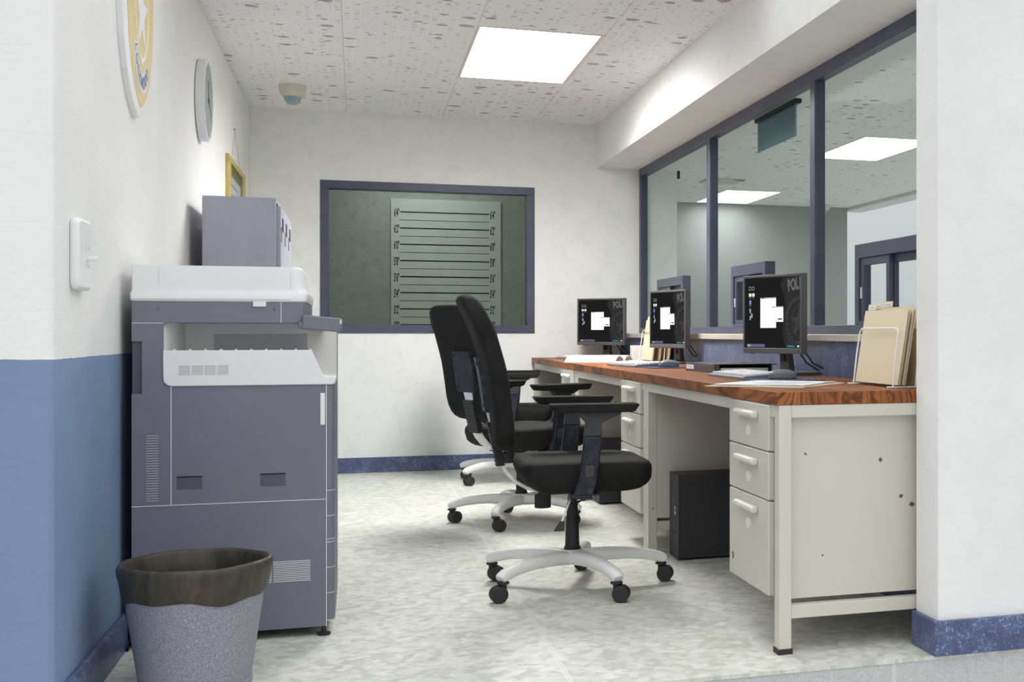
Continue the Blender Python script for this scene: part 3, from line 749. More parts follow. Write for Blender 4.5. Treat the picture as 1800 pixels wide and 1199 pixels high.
# ------------------------------------------------------------------ photocopier
YP = 4.09; YQ = 4.66
t = empty('photocopier', 'large grey office photocopier with white lid against the left wall', 'photocopier', (-0.36, 4.37, 0))
def cp(b, name, **kw): return lw(b.build(name, parent=t, **kw))
CL, CR, CF = -0.619, -0.089, -0.064
b = MB(); b.use(M['copier'])
# lower body in front view (x,z), with a recess strip at the rear top
b.prism([(CL, 0.028), (CR, 0.028), (CR, 0.764), (-0.535, 0.764), (-0.535, 0.949), (CL + 0.027, 0.949), (CL + 0.027, 0.742), (CL, 0.742)], YP, YQ, 'y')
b.use(M['copier_dark']).box(CL, CL + 0.027, YP + 0.012, YQ, 0.742, 0.94)
b.use(M['copier']).box(CL, CL + 0.027, YP, YQ, 0.895, 0.949).box(-0.536, -0.48, YP + 0.0005, YP + 0.012, 0.755, 0.80)
b.prism([(-0.536, 0.950), (-0.536, 0.934)] + [(-0.520 - 0.016 * math.cos(R(a)), 0.934 + 0.015 * math.sin(R(a))) for a in (15, 30, 45, 60, 75, 90)] + [(-0.52, 0.950)], YP, YP + 0.02, 'y')
body = cp(b, 'body', bevel=0.002)
# panel lines on the side
b = MB(); b.use(M['seamw']); e0, e1 = YP - 0.0015, YP + 0.001
b.box(CL, CR, e0, e1, 0.4128, 0.4152).box(-0.5165, -0.514, e0, e1, 0.416, 0.764).box(CR - 0.001, CR + 0.0015, e0 - 0.0006, e1, 0.028, 0.764)
b.build('panel_seams', parent=body)
b = MB(); b.use(M['vent_line'])
for i in range(27): b.box(-0.580, -0.549, e0, e1, 0.428 + i * 0.0073, 0.4298 + i * 0.0073)
b.build('tall_vent', parent=body)
b = MB(); b.use(M['seamw'])
for i in range(12):
    z = 0.170 + i * 0.0054
    b.box(-0.238, -0.134, e0, e1, z, z + 0.0024); b.box(-0.346, -0.242, e0, e1, z, z + 0.0024)
b.build('lower_vent', parent=body)
for x0, x1 in ((-0.500, -0.432), (-0.274, -0.204)):
    b = MB(); b.use(M['copier_dark']).box(x0, x1, e0 + 0.0007, e1, 0.460, 0.497).use(M['dark']).box(x0, x1, e0, e1, 0.494, 0.498); b.build('grip_recess', parent=body)
b = MB(); b.use(M['plastic']).box(-0.106, -0.0925, YP - 0.003, YP + 0.002, 0.640, 0.737); b.build('white_tag', parent=body, bevel=0.001)
# front trays, one rounded drawer front each
zt = [0.045, 0.128, 0.206, 0.283, 0.292, 0.363, 0.440, 0.763]
for i in range(len(zt) - 1):
    z0, z1 = zt[i], zt[i + 1]
    b = MB(); b.use(M['copier'])
    pts = [(CR + 0.001, YP + 0.001), (CR + 0.013, YP + 0.001), (CF - 0.004, YP + 0.010), (CF, YP + 0.03), (CF, YQ), (CR + 0.001, YQ)]
    b.prism(pts, z0 + 0.0016, z1 - 0.0012, 'z')
    b.use(M['seamw']).prism([(x - 0.0005, y + 0.0012) for x, y in pts], z0 - 0.0014, z0 + 0.0016, 'z')
    cp(b, 'front_cover' if i in (3, 6) else 'paper_drawer')
# output bay
b = MB(); b.use(M['plastic_in'])
b.prism([(-0.535, 4.30), (-0.15, 4.30), (-0.066, 4.60), (-0.066, 4.612), (-0.155, 4.312), (-0.535, 4.312)], 0.764, 0.949, 'z')   # back wall
b.prism([(-0.535, YP + 0.004), (-0.512, YP + 0.08), (-0.50, 4.31), (-0.535, 4.31)], 0.764, 0.949, 'z')
b.box(-0.535, -0.066, YP + 0.01, 4.6, 0.764, 0.775)
cp(b, 'output_bay')
b = MB(); b.use(M['vent_line']).box(-0.42, -0.150, 4.2965, 4.30, 0.80, 0.915); cp(b, 'exit_slot_cover', bevel=0.001)
b = MB(); b.use(M['copier']).box(-0.070, CF, 4.60, YQ, 0.764, 0.949); cp(b, 'corner_post', bevel=0.002)
tray_pts = [(-0.536, 0.868), (-0.130, 0.868), (-0.098, 0.790), (-0.092, 0.786), (-0.062, 0.786), (-0.062, 0.778), (-0.070, 0.763), (-0.512, 0.763), (-0.524, 0.766), (-0.533, 0.774), (-0.536, 0.786)]
b = MB(); b.use(M['plastic']).prism(tray_pts, YP - 0.006, YP + 0.02, 'y')
b.use(M['plastic']).prism([(-0.536, 0.863), (-0.132, 0.863), (-0.10, 0.786), (-0.062, 0.786), (-0.062, 0.776), (-0.536, 0.776)], YP + 0.02, 4.30, 'y')
tr = cp(b, 'output_tray', bevel=0.002)
for i in range(10):
    x = -0.51 + i * 0.0415
    b = MB(); b.use(M['plastic']).box(x, x + 0.005, YP + 0.001, YP + 0.05, 0.866, 0.8715); b.build('tray_rib', parent=tr, bevel=0.001)
b = MB(); b.use(M['soft_line'])
for k4 in range(4):
    x0 = -0.494 + k4 * 0.0345
    for i in range(7): b.box(x0, x0 + 0.030, YP - 0.0072, YP - 0.004, 0.797 + i * 0.0042, 0.7990 + i * 0.0042)
b.build('tray_vent', parent=tr)
# scanner section and lid
b = MB(); b.use(M['copier'])
sc_pts = [(CL, YP), (-0.175, YP), (-0.155, YP + 0.005), (-0.147, YP + 0.02), (-0.147, YQ), (CL, YQ)]
b.prism(sc_pts, 0.949, 1.012, 'z')
scan = cp(b, 'scanner_unit', bevel=0.002)
b = MB(); b.use(M['seamw']).box(-0.2175, -0.2155, YP - 0.001, YP + 0.001, 0.9495, 1.0115); b.build('scanner_seam', parent=scan)
b = MB(); b.use(M['seamw']).box(CL, -0.535, YP - 0.001, YP + 0.001, 0.9475, 0.9495); b.build('scanner_seam', parent=scan)
b = MB(); b.use(M['plastic']).box(-0.294, -0.258, YP - 0.006, YP + 0.01, 0.998, 1.0125); b.build('white_tag', parent=scan, bevel=0.001)
for x in (-0.55, -0.235):
    b = MB(); b.use(M['copier_dark']).cyl((x, YP - 0.0012, 0.99), 0.003, 0.003, 'y', seg=12); b.build('screw', parent=scan)
b = MB(); b.use(M['plastic'])
def lidring(z, g, gr, r=0.03):
    x0, x1, y0, y1 = CL - g, -0.157 + gr, YP - g, YQ
    out = [(x0, y1)] + [(x0, y0 + 0.004), (x0 + 0.004, y0)]
    out += [(x1 - r + r * math.sin(R(a)), y0 + r - r * math.cos(R(a))) for a in (0, 15, 30, 45, 60, 75, 90)] + [(x1, y1)]
    return [(x, y, z) for x, y in out]
b.loft([lidring(1.0125, 0.0, 0.012), lidring(1.0135, 0.0, 0.012), lidring(1.016, 0.003, 0.0135), lidring(1.035, 0.004, 0.0150), lidring(1.040, 0.001, 0.0145), lidring(1.048, 0.0, 0.009), lidring(1.060, 0.0, 0.001), lidring(1.106, 0.0, 0.0), lidring(1.114, 0.0, -0.003, 0.03), lidring(1.118, 0.0, -0.010, 0.03)])
lid = cp(b, 'lid', angle=40)
b = MB(); b.use(M['soft_line']).box(-0.5485, -0.5475, YP - 0.0006, YP + 0.001, 1.058, 1.112).box(-0.190, -0.189, YP - 0.0006, YP + 0.001, 1.05, 1.10).box(CL, -0.19, YP - 0.0048, YP - 0.003, 1.0195, 1.0205); b.build('lid_seam', parent=lid)
# control panel on its arm
b = MB(); b.use(M['copier'])
mt = Matrix.Translation((-0.105, 0, 0.948)) @ Matrix.Rotation(R(5.2), 4, 'Y')
b.box(-0.052, 0.058, YP - 0.014, 4.46, -0.0215, 0.0215, mt).box(-0.062, -0.04, YP - 0.010, 4.40, -0.0215, -0.001, mt)
pan = cp(b, 'control_panel', bevel=0.005, seg=3)
b = MB(); b.use(M['dark']).box(-0.035, 0.045, 4.16, 4.38, 0.0205, 0.0225, mt); b.build('touch_screen', parent=pan)
b = MB(); b.use(M['plastic']).box(0.0545, 0.0585, YP - 0.0148, YP - 0.008, 0.004, 0.017, mt); b.build('indicator_light', parent=pan)
for x, y in ((-0.096, YP + 0.05), (CL + 0.05, YP + 0.05), (-0.096, YQ - 0.05), (CL + 0.05, YQ - 0.05)):
    b = MB(); b.use(M['rubber']).lathe([(0.018, 0), (0.020, 0.003), (0.020, 0.007), (0.008, 0.010), (0.006, 0.03)], (x, y - 0.04 if y < 4.3 else y, 0), 24); cp(b, 'foot')
b = MB(); b.use(M['rubber']).tube([(CL - 0.006, 4.25, 0.16), (CL - 0.010, 4.18, 0.10), (CL - 0.008, 4.12, 0.035), (CL - 0.007, 4.06, 0.006), (CL - 0.006, 4.2, 0.006)], 0.0035, 8); cp(b, 'power_cord')

# ------------------------------------------------------------------ waste bin
t = empty('waste_bin', 'speckled grey waste bin lined with a dark bag in the left foreground', 'waste bin', (-0.399, 3.63, 0))
b = MB(); b.use(M['bin']).lathe([(0.126, 0.006), (0.134, 0.0), (0.137, 0.004), (0.1365, 0.012), (0.134, 0.014), (0.174, 0.300), (0.177, 0.310), (0.172, 0.310), (0.130, 0.016), (0.02, 0.014)], seg=72)
b.build('bucket', parent=t)
b = MB(); b.use(M['bag'])
seg = 96; rings = []
def bagring(r, z, wob, zw, ph):
    return [((r + wob * (math.sin(5 * a + ph) + 0.6 * math.sin(11 * a + 2 * ph))) * math.cos(a), (r + wob * (math.sin(5 * a + ph) + 0.6 * math.sin(11 * a + 2 * ph))) * math.sin(a), z + zw * (math.sin(3 * a + 1 + ph) + 0.7 * math.sin(7 * a))) for a in [2 * PI * i / seg for i in range(seg)]]
prof = [(0.1695, 0.238, 0.0012, 0.006, 0.2), (0.1745, 0.250, 0.0015, 0.004, 0.2), (0.1805, 0.285, 0.0016, 0.001, 0.6), (0.1855, 0.308, 0.0014, 0.001, 1.0), (0.1855, 0.319, 0.0012, 0.001, 1.0), (0.181, 0.3265, 0.001, 0.001, 1.2), (0.173, 0.3275, 0.001, 0.001, 1.3), (0.166, 0.318, 0.0016, 0.001, 1.6), (0.160, 0.28, 0.0022, 0.001, 2.0), (0.150, 0.20, 0.0026, 0.001, 2.5), (0.138, 0.11, 0.0026, 0.001, 3.0), (0.125, 0.05, 0.0020, 0.001, 3.4)]
b.loft([bagring(*p) for p in prof], cap=False)
b.use(M['bag']); b.bm.verts.ensure_lookup_table()
b.bm.faces.new(list(b.bm.verts[-seg:]))
b.build('bin_liner', parent=t, angle=80)

# ------------------------------------------------------------------ desks
DY = [3.41, 5.17, 6.93]; DL = 1.755
XD0, XD1 = 1.136, 1.738
def make_desk(label):
    t = empty('desk', label, 'desk', (0, DY[0], 0), 0, 'cream steel desks in a row')
    lw_, ww = 0.042, 0.038
    for x0 in (XD0, XD1 - ww):
        for y0 in (0.0, DL - lw_):
            b = MB(); b.use(M['desk']).box(x0, x0 + ww, y0, y0 + lw_, 0.014, 0.713)
            lg = b.build('leg', parent=t, bevel=0.002)
            b = MB(); b.use(M['rubber']).box(x0 - 0.003, x0 + ww + 0.003, y0 - 0.003 if y0 == 0 else y0, y0 + lw_ + (0.003 if y0 == 0 else 0), 0.0, 0.016); b.build('foot_cap', parent=lg, bevel=0.001)
    b = MB(); b.use(M['desk'])
    b.box(XD0, XD0 + 0.03, lw_, DL - lw_, 0.676, 0.713).box(XD1 - 0.03, XD1, lw_, DL - lw_, 0.676, 0.713)
    for y0 in (0.0, DL - lw_): b.box(XD0 + ww, XD1 - ww, y0, y0 + lw_, 0.676, 0.713).box(XD0 + ww, XD1 - ww, y0 + 0.004, y0 + lw_ - 0.004, 0.100, 0.138)
    b.build('frame', parent=t, bevel=0.002)
    for y0 in (0.03, DL - 0.042):
        b = MB(); b.use(M['desk']).box(XD0 + ww, XD1 - ww, y0, y0 + 0.012, 0.152, 0.676); b.build('side_panel', parent=t)
    b = MB(); b.use(M['olive']).box(XD1 - 0.03, XD1 - 0.018, lw_, DL - lw_, 0.25, 0.676); b.build('modesty_panel', parent=t)  # olive darkened so the panel colour carries the knee-space shade
    p0, p1 = 0.058, 0.482
    b = MB(); b.use(M['desk']).box(XD0 + 0.012, XD1 - 0.06, p0, p1, 0.150, 0.676); b.build('pedestal', parent=t, bevel=0.006)
    zz = [0.152, 0.430, 0.573, 0.7115]
    for i in range(3):
        z0, z1 = zz[i] + 0.0015, zz[i + 1] - 0.0015
        b = MB(); b.use(M['desk']).prism(rrect(p0 + 0.016, p1 - 0.002, z0, z1, 0.006, 3), XD0 - 0.008, XD0 + 0.012, 'x')
        d = b.build('drawer', parent=t, bevel=0.004)
        hz = z1 - 0.036 if i < 2 else z1 - 0.034
        hy0, hy1 = p0 + 0.112, p1 - 0.112
        b = MB(); b.use(M['desk_knob'])
        pr = [(XD0 - 0.008, -0.010)] + [(XD0 - 0.020 - 0.012 * math.cos(R(a)), 0.0105 * math.sin(R(a))) for a in (-75, -50, -25, 0, 25, 50, 75)] + [(XD0 - 0.008, 0.010)]
        b.prism([(x, hz + z) for x, z in pr], hy0, hy1, 'y'); b.build('handle', parent=d, bevel=0.006, seg=3)
        b = MB(); b.use(M['sign_white'])
        cy = (hy0 + hy1) / 2; b.prism([(cy + 0.021 * math.cos(2 * PI * q / 20), hz - 0.052 + 0.016 * math.sin(2 * PI * q / 20)) for q in range(20)], XD0 - 0.0105, XD0 - 0.007, 'x')
        b.build('label_plate', parent=d)
    return t
CHIPS = [(1.227, 0.569, 0.0042), (1.462, 0.544, 0.0068), (1.528, 0.434, 0.0070), (1.564, 0.408, 0.0090), (1.280, 0.272, 0.0032)]
grp = 'cream steel desks in a row'
dk = make_desk('nearest cream steel desk in the row, chipped end panel towards the foreground')
dup(dk, (0, DY[1], 0), 0, 'middle cream steel desk in the row, between the other two', grp)
dup(dk, (0, DY[2], 0), 0, 'farthest cream steel desk in the row, against the back wall', grp)
rc_ = random.Random(4)
for cx_, cz_, cr in CHIPS:
    b = MB(); b.use(M['rust'])
    b.prism([(cx_ + cr * rc_.uniform(0.55, 1.25) * math.cos(2 * PI * q / 9), cz_ + cr * rc_.uniform(0.55, 1.25) * math.sin(2 * PI * q / 9)) for q in range(9)], 0.0296, 0.0302, 'y')
    b.build('paint_chip', parent=dk)
b = MB(); b.use(M['wood']).box(1.128, 1.741, 3.408, YB - 0.016, 0.713, 0.750)
tag(b.build('worktop', bevel=0.0015), 'long reddish brown wooden worktop across all three cream desks', 'worktop')

# ------------------------------------------------------------------ computer towers
def make_tower(label):
    t = empty('computer_tower', label, 'computer', (1.222, 4.955, 0), 0, 'black computer towers under the desks')
    b = MB(); b.use(M['tower']).box(0.012, 0.42, 0.0, 0.148, 0.008, 0.346); b.build('case', parent=t, bevel=0.002)
    b = MB(); b.use(M['tower']).box(0.0, 0.012, 0.0, 0.148, 0.004, 0.346); f = b.build('front_panel', parent=t, bevel=0.002)
    b = MB(); b.use(M['dark']).box(-0.0008, 0.002, 0.02, 0.11, 0.106, 0.114).box(-0.0008, 0.002, 0.055, 0.075, 0.325, 0.332).box(-0.0006, 0.002, 0.028, 0.029, 0.12, 0.31).box(-0.0006, 0.002, 0.109, 0.110, 0.12, 0.31); b.build('drive_slot', parent=f)
    b = MB(); b.use(M['vent_line']).box(-0.001, 0.002, 0.040, 0.058, 0.200, 0.214).use(M['sign_gold']).box(-0.001, 0.002, 0.040, 0.060, 0.180, 0.194).use(M['vent_line']).box(-0.001, 0.002, 0.082, 0.084, 0.228, 0.231).box(-0.001, 0.002, 0.092, 0.094, 0.230, 0.233); b.build('stickers', parent=f)
    for x in (0.04, 0.36):
        b = MB(); b.use(M['rubber']).box(x, x + 0.03, 0.01, 0.138, 0.0, 0.009); b.build('foot', parent=t)
    return t
tw = make_tower('black computer tower on the floor under the nearest desk')
dup(tw, (1.222, 6.712, 0), 0, 'black computer tower on the floor under the middle desk, behind the chairs')
dup(tw, (1.222, 8.465, 0), 0, 'black computer tower on the floor under the farthest desk')

# ------------------------------------------------------------------ office chairs
def make_chair(label):
    t = empty('office_chair', label, 'office chair', (0.75, 4.58, 0), 0, 'black office chairs at the desks')
    n = 48
    # seat cushion: rounded slab, front edge rolls up underneath
    def sring(z, k, fr=0.0, p=6.0):
        r = superring(0.0175, 0, z, 0.2315 - k, 0.250 - k, p, n)
        rp = 0.045 * max(0.0, (0.425 - z) / 0.059) ** 1.6
        return [(x - fr * max(0, x / 0.246) ** 2 + rp * min(0.0, x / 0.2) ** 2, y, zz + 0.010 * max(0.0, (x - 0.12) / 0.12) ** 2 * (1 if z < 0.43 else -0.35)) for x, y, zz in r]
    b = MB(); b.use(M['fabric'])
    b.loft([sring(0.366, 0.070, 0.02), sring(0.366, 0.034, 0.02), sring(0.369, 0.018, 0.018), sring(0.379, 0.006, 0.010), sring(0.396, 0.000, 0.003), sring(0.436, 0.0), sring(0.455, 0.0015), sring(0.465, 0.007), sring(0.4705, 0.017), sring(0.4725, 0.034), sring(0.4735, 0.10, 0, 4), sring(0.474, 0.17, 0, 3)])
    b.build('seat', parent=t, angle=75)
    # backrest cushion
    fz = [(0.510, -0.226), (0.54, -0.228), (0.62, -0.233), (0.695, -0.242), (0.793, -0.257), (0.91, -0.290), (0.998, -0.328), (1.05, -0.358)]
    def xf(z):
        for (za, xa), (zb, xb) in zip(fz[:-1], fz[1:]):
            if z <= zb or (zb, xb) == fz[-1]:
                return xa + (xb - xa) * (z - za) / (zb - za)
    rings = []
    zt_, zb_ = 1.052, 0.508
    L = 18
    for i in range(L + 1):
        u = i / L
        u2 = 0.5 - 0.5 * math.cos(PI * u) if True else u
        z = zb_ + (zt_ - zb_) * u2
        dt, db = (zt_ - z), (z - zb_)
        def rnd(d, rr): return math.sqrt(max(0.0, 1 - (1 - min(1, d / rr)) ** 2))
        k = min(rnd(dt, 0.115), rnd(db, 0.125))
        hw = 0.110 + 0.122 * k - (0.012 * max(0, 1 - db / 0.35))
        th = 0.006 + 0.031 * min(rnd(dt, 0.035), rnd(db, 0.035))
        xc = xf(max(0.51, min(1.05, z))) - 0.037
        rings.append(superring(xc, 0, z, th, hw, 5.0, n))
    b = MB(); b.use(M['fabric']).loft(rings); b.build('backrest', parent=t, angle=75)
    # plate on the rear of the backrest
    def rear(z): return xf(z) - 0.073
    b = MB(); b.use(M['speck_navy'])
    zs_ = [0.640, 0.68, 0.74, 0.79, 0.832]
    b.loft([[(rear(z) - 0.018, -0.078 + (0.01 if z in (0.640, 0.832) else 0), z), (rear(z) - 0.018, 0.078 - (0.01 if z in (0.640, 0.832) else 0), z), (rear(z) + 0.012, 0.08, z), (rear(z) + 0.012, -0.08, z)] for z in zs_])
    br = b.build('back_plate', parent=t, bevel=0.003)
    for y in (-0.06, 0.06):
        for z in (0.665, 0.812):
            b = MB(); b.use(M['speck_navy']).cyl((rear(z) - 0.0215, y, z), 0.006, 0.006, 'x', seg=10); b.build('bolt', parent=br)
    # white spine bar with ribbed sleeve
    sp = [(-0.318, 0.665), (-0.300, 0.60), (-0.288, 0.54), (-0.270, 0.46), (-0.250, 0.425), (-0.220, 0.392), (-0.18, 0.368), (-0.13, 0.352), (-0.04, 0.350)]
    b = MB(); b.use(M['white_metal']).tube([(x, 0, z) for x, z in sp], 0.034, 12, 0.007, up=(1, 0, 1), power=6)
    sb = b.build('spine', parent=t, angle=50)
    b = MB(); b.use(M['rubber'])
    rr = []
    for i in range(27):
        z = 0.602 - i * (0.155 / 26); f = i / 26
        x = -0.302 + 0.033 * f
        g = 0.002 if i % 2 else 0.0055
        rr.append([(x - 0.010 - g, -0.036 - g, z), (x - 0.010 - g, 0.036 + g, z), (x + 0.010 + g, 0.036 + g, z + 0.004), (x + 0.010 + g, -0.036 - g, z + 0.004)])
    b.loft(rr); b.build('ribbed_sleeve', parent=sb, smooth=False)
    # mechanism, knob, lever
    b = MB(); b.use(M['rubber']).box(-0.14, 0.09, -0.085, 0.085, 0.346, 0.368).box(-0.04, 0.05, -0.23, 0.23, 0.356, 0.366); b.build('tilt_mechanism', parent=t, bevel=0.004)
    b = MB(); b.use(M['rubber'])
    kn = [((0.0285 if q % 2 else 0.0265) * math.cos(2 * PI * q / 36), (0.0285 if q % 2 else 0.0265) * math.sin(2 * PI * q / 36)) for q in range(36)]
    b.loft([[(-0.125 + x, -0.05 + y, z) for x, y in kn] for z in (0.298, 0.345)]); b.build('tension_knob', parent=t, smooth=False)
    b = MB(); b.use(M['white_metal']).tube([(-0.03, -0.06, 0.352), (-0.050, -0.20, 0.335), (-0.085, -0.262, 0.272)], 0.004, 8); lv = b.build('lever', parent=t)
    b = MB(); b.use(M['rubber']).loft([[(-0.083 - 0.007, -0.268, 0.277), (-0.083 + 0.007, -0.268, 0.277), (-0.083 + 0.007, -0.254, 0.277), (-0.083 - 0.007, -0.254, 0.277)], [(-0.094 - 0.018, -0.276, 0.245), (-0.094 + 0.017, -0.276, 0.245), (-0.094 + 0.017, -0.256, 0.245), (-0.094 - 0.018, -0.256, 0.245)]]); b.build('lever_grip', parent=lv, bevel=0.002)
    # arms
    for s in (-1, 1):
        yi, yo = sorted((s * 0.255, s * 0.285))
        b = MB(); b.use(M['speck_navy'])
        b.prism([(-0.048, 0.362), (0.018, 0.362), (0.036, 0.420), (0.042, 0.47), (0.050, 0.566), (-0.010, 0.566), (-0.014, 0.52), (-0.024, 0.44), (-0.036, 0.395)], yi, yo, 'y')
        b.box(-0.045, 0.017, min(s * 0.17, s * 0.285), max(s * 0.17, s * 0.285), 0.352, 0.365)
        ap = b.build('arm_post', parent=t, bevel=0.006)
        b = MB(); b.use(M['chair_dark']); yy = s * 0.285
        b.prism([(-0.010, 0.426), (0.018, 0.426), (0.022, 0.434), (0.026, 0.466), (-0.002, 0.468), (-0.008, 0.46)], min(yy, yy + s * 0.004), max(yy, yy + s * 0.004), 'y'); b.build('adjuster_button', parent=ap, bevel=0.0015)
        b = MB(); b.use(M['chair_dark'])
        b.prism([(-0.012, 0.566), (0.052, 0.566), (0.048, 0.61), (0.118, 0.643), (0.118, 0.649), (-0.034, 0.649), (-0.034, 0.643), (-0.004, 0.612)], yi + 0.002, yo - 0.002, 'y')
        b.build('arm_bracket', parent=t, bevel=0.003)
        b = MB(); b.use(M['fabric'])
        b.prism([(-0.128, 0.674), (-0.120, 0.6775), (0.170, 0.6775), (0.176, 0.674), (0.160, 0.652), (0.150, 0.648), (-0.098, 0.648), (-0.108, 0.652)], s * 0.27 - 0.048, s * 0.27 + 0.048, 'y')
        b.build('arm_pad', parent=t, bevel=0.006, seg=3)
    # gas column
    b = MB(); b.use(M['rubber']).lathe([(0.0155, 0.366), (0.0155, 0.340), (0.0165, 0.340), (0.0165, 0.306), (0.0195, 0.304), (0.0205, 0.252), (0.0225, 0.250), (0.026, 0.148), (0.030, 0.144), (0.030, 0.126)][::-1], (-0.014, 0, 0), seg=28); b.build('gas_column', parent=t)
    return t
def chair_base(t, rot, seed):
    rnd_ = random.Random(seed)
    b = MB(); b.use(M['white_metal']).lathe([(0.030, 0.088), (0.045, 0.092), (0.047, 0.120), (0.034, 0.137), (0.02, 0.137)], (-0.014, 0, 0), seg=28); b.build('base_hub', parent=t)
    for k in range(5):
        a = rot + k * 2 * PI / 5; d = Vector((math.cos(a), math.sin(a), 0))
        path = [(0.025, 0.108), (0.08, 0.113), (0.15, 0.114), (0.21, 0.111), (0.26, 0.105), (0.30, 0.097), (0.322, 0.091), (0.337, 0.084), (0.342, 0.080)]
        b = MB(); b.use(M['white_metal'])
        b.tube([(d.x * r - 0.014, d.y * r, z) for r, z in path], [0.030, 0.030, 0.027, 0.025, 0.023, 0.022, 0.021, 0.020, 0.018], 16, [0.025, 0.025, 0.023, 0.021, 0.020, 0.020, 0.020, 0.018, 0.014], power=2.8)
        lg = b.build('leg', parent=t, angle=50)
        p = d * 0.328 + Vector((-0.014, 0, 0))
        b = MB(); b.use(M['rubber']).cyl((p.x, p.y, 0.062), 0.021, 0.008, 'z', seg=20).cyl((p.x, p.y, 0.03), 0.012, 0.035, 'z', seg=16)
        sw = rnd_.uniform(-0.75, 0.75) + rnd_.choice((0, PI)) - t.rotation_euler.z; off = Vector((math.cos(sw), math.sin(sw), 0)) * 0.016
        ax = Vector((-math.sin(sw), math.cos(sw), 0)); mt = Matrix.Translation((p.x + off.x, p.y + off.y, 0.029)) @ ax.to_track_quat('Z', 'Y').to_matrix().to_4x4()
        for s in (-1, 1):
            b.cyl((0, 0, 0.004 if s > 0 else -0.022), 0.029, 0.018, 'z', seg=30, mtx=mt)
        b.cyl((0, 0, -0.012), 0.024, 0.024, 'z', seg=20, mtx=mt)
        b.build('caster', parent=lg, bevel=0.003)
ch = make_chair('black office chair nearest the foreground, in front of the nearest desk')
chairs = [ch, dup(ch, (0.768, 6.25, 0), R(28), 'middle black office chair, its back seen left of the nearest chair', 'black office chairs at the desks'),
          dup(ch, (0.905, 7.97, 0), R(-8), 'farthest black office chair by the back wall, mostly hidden behind the others', 'black office chairs at the desks')]
ch.rotation_euler.z = R(-1.6)
chair_base(chairs[0], R(1.5), 3); chair_base(chairs[1], R(26.5 - 28), 5); chair_base(chairs[2], R(-2 + 8), 8)

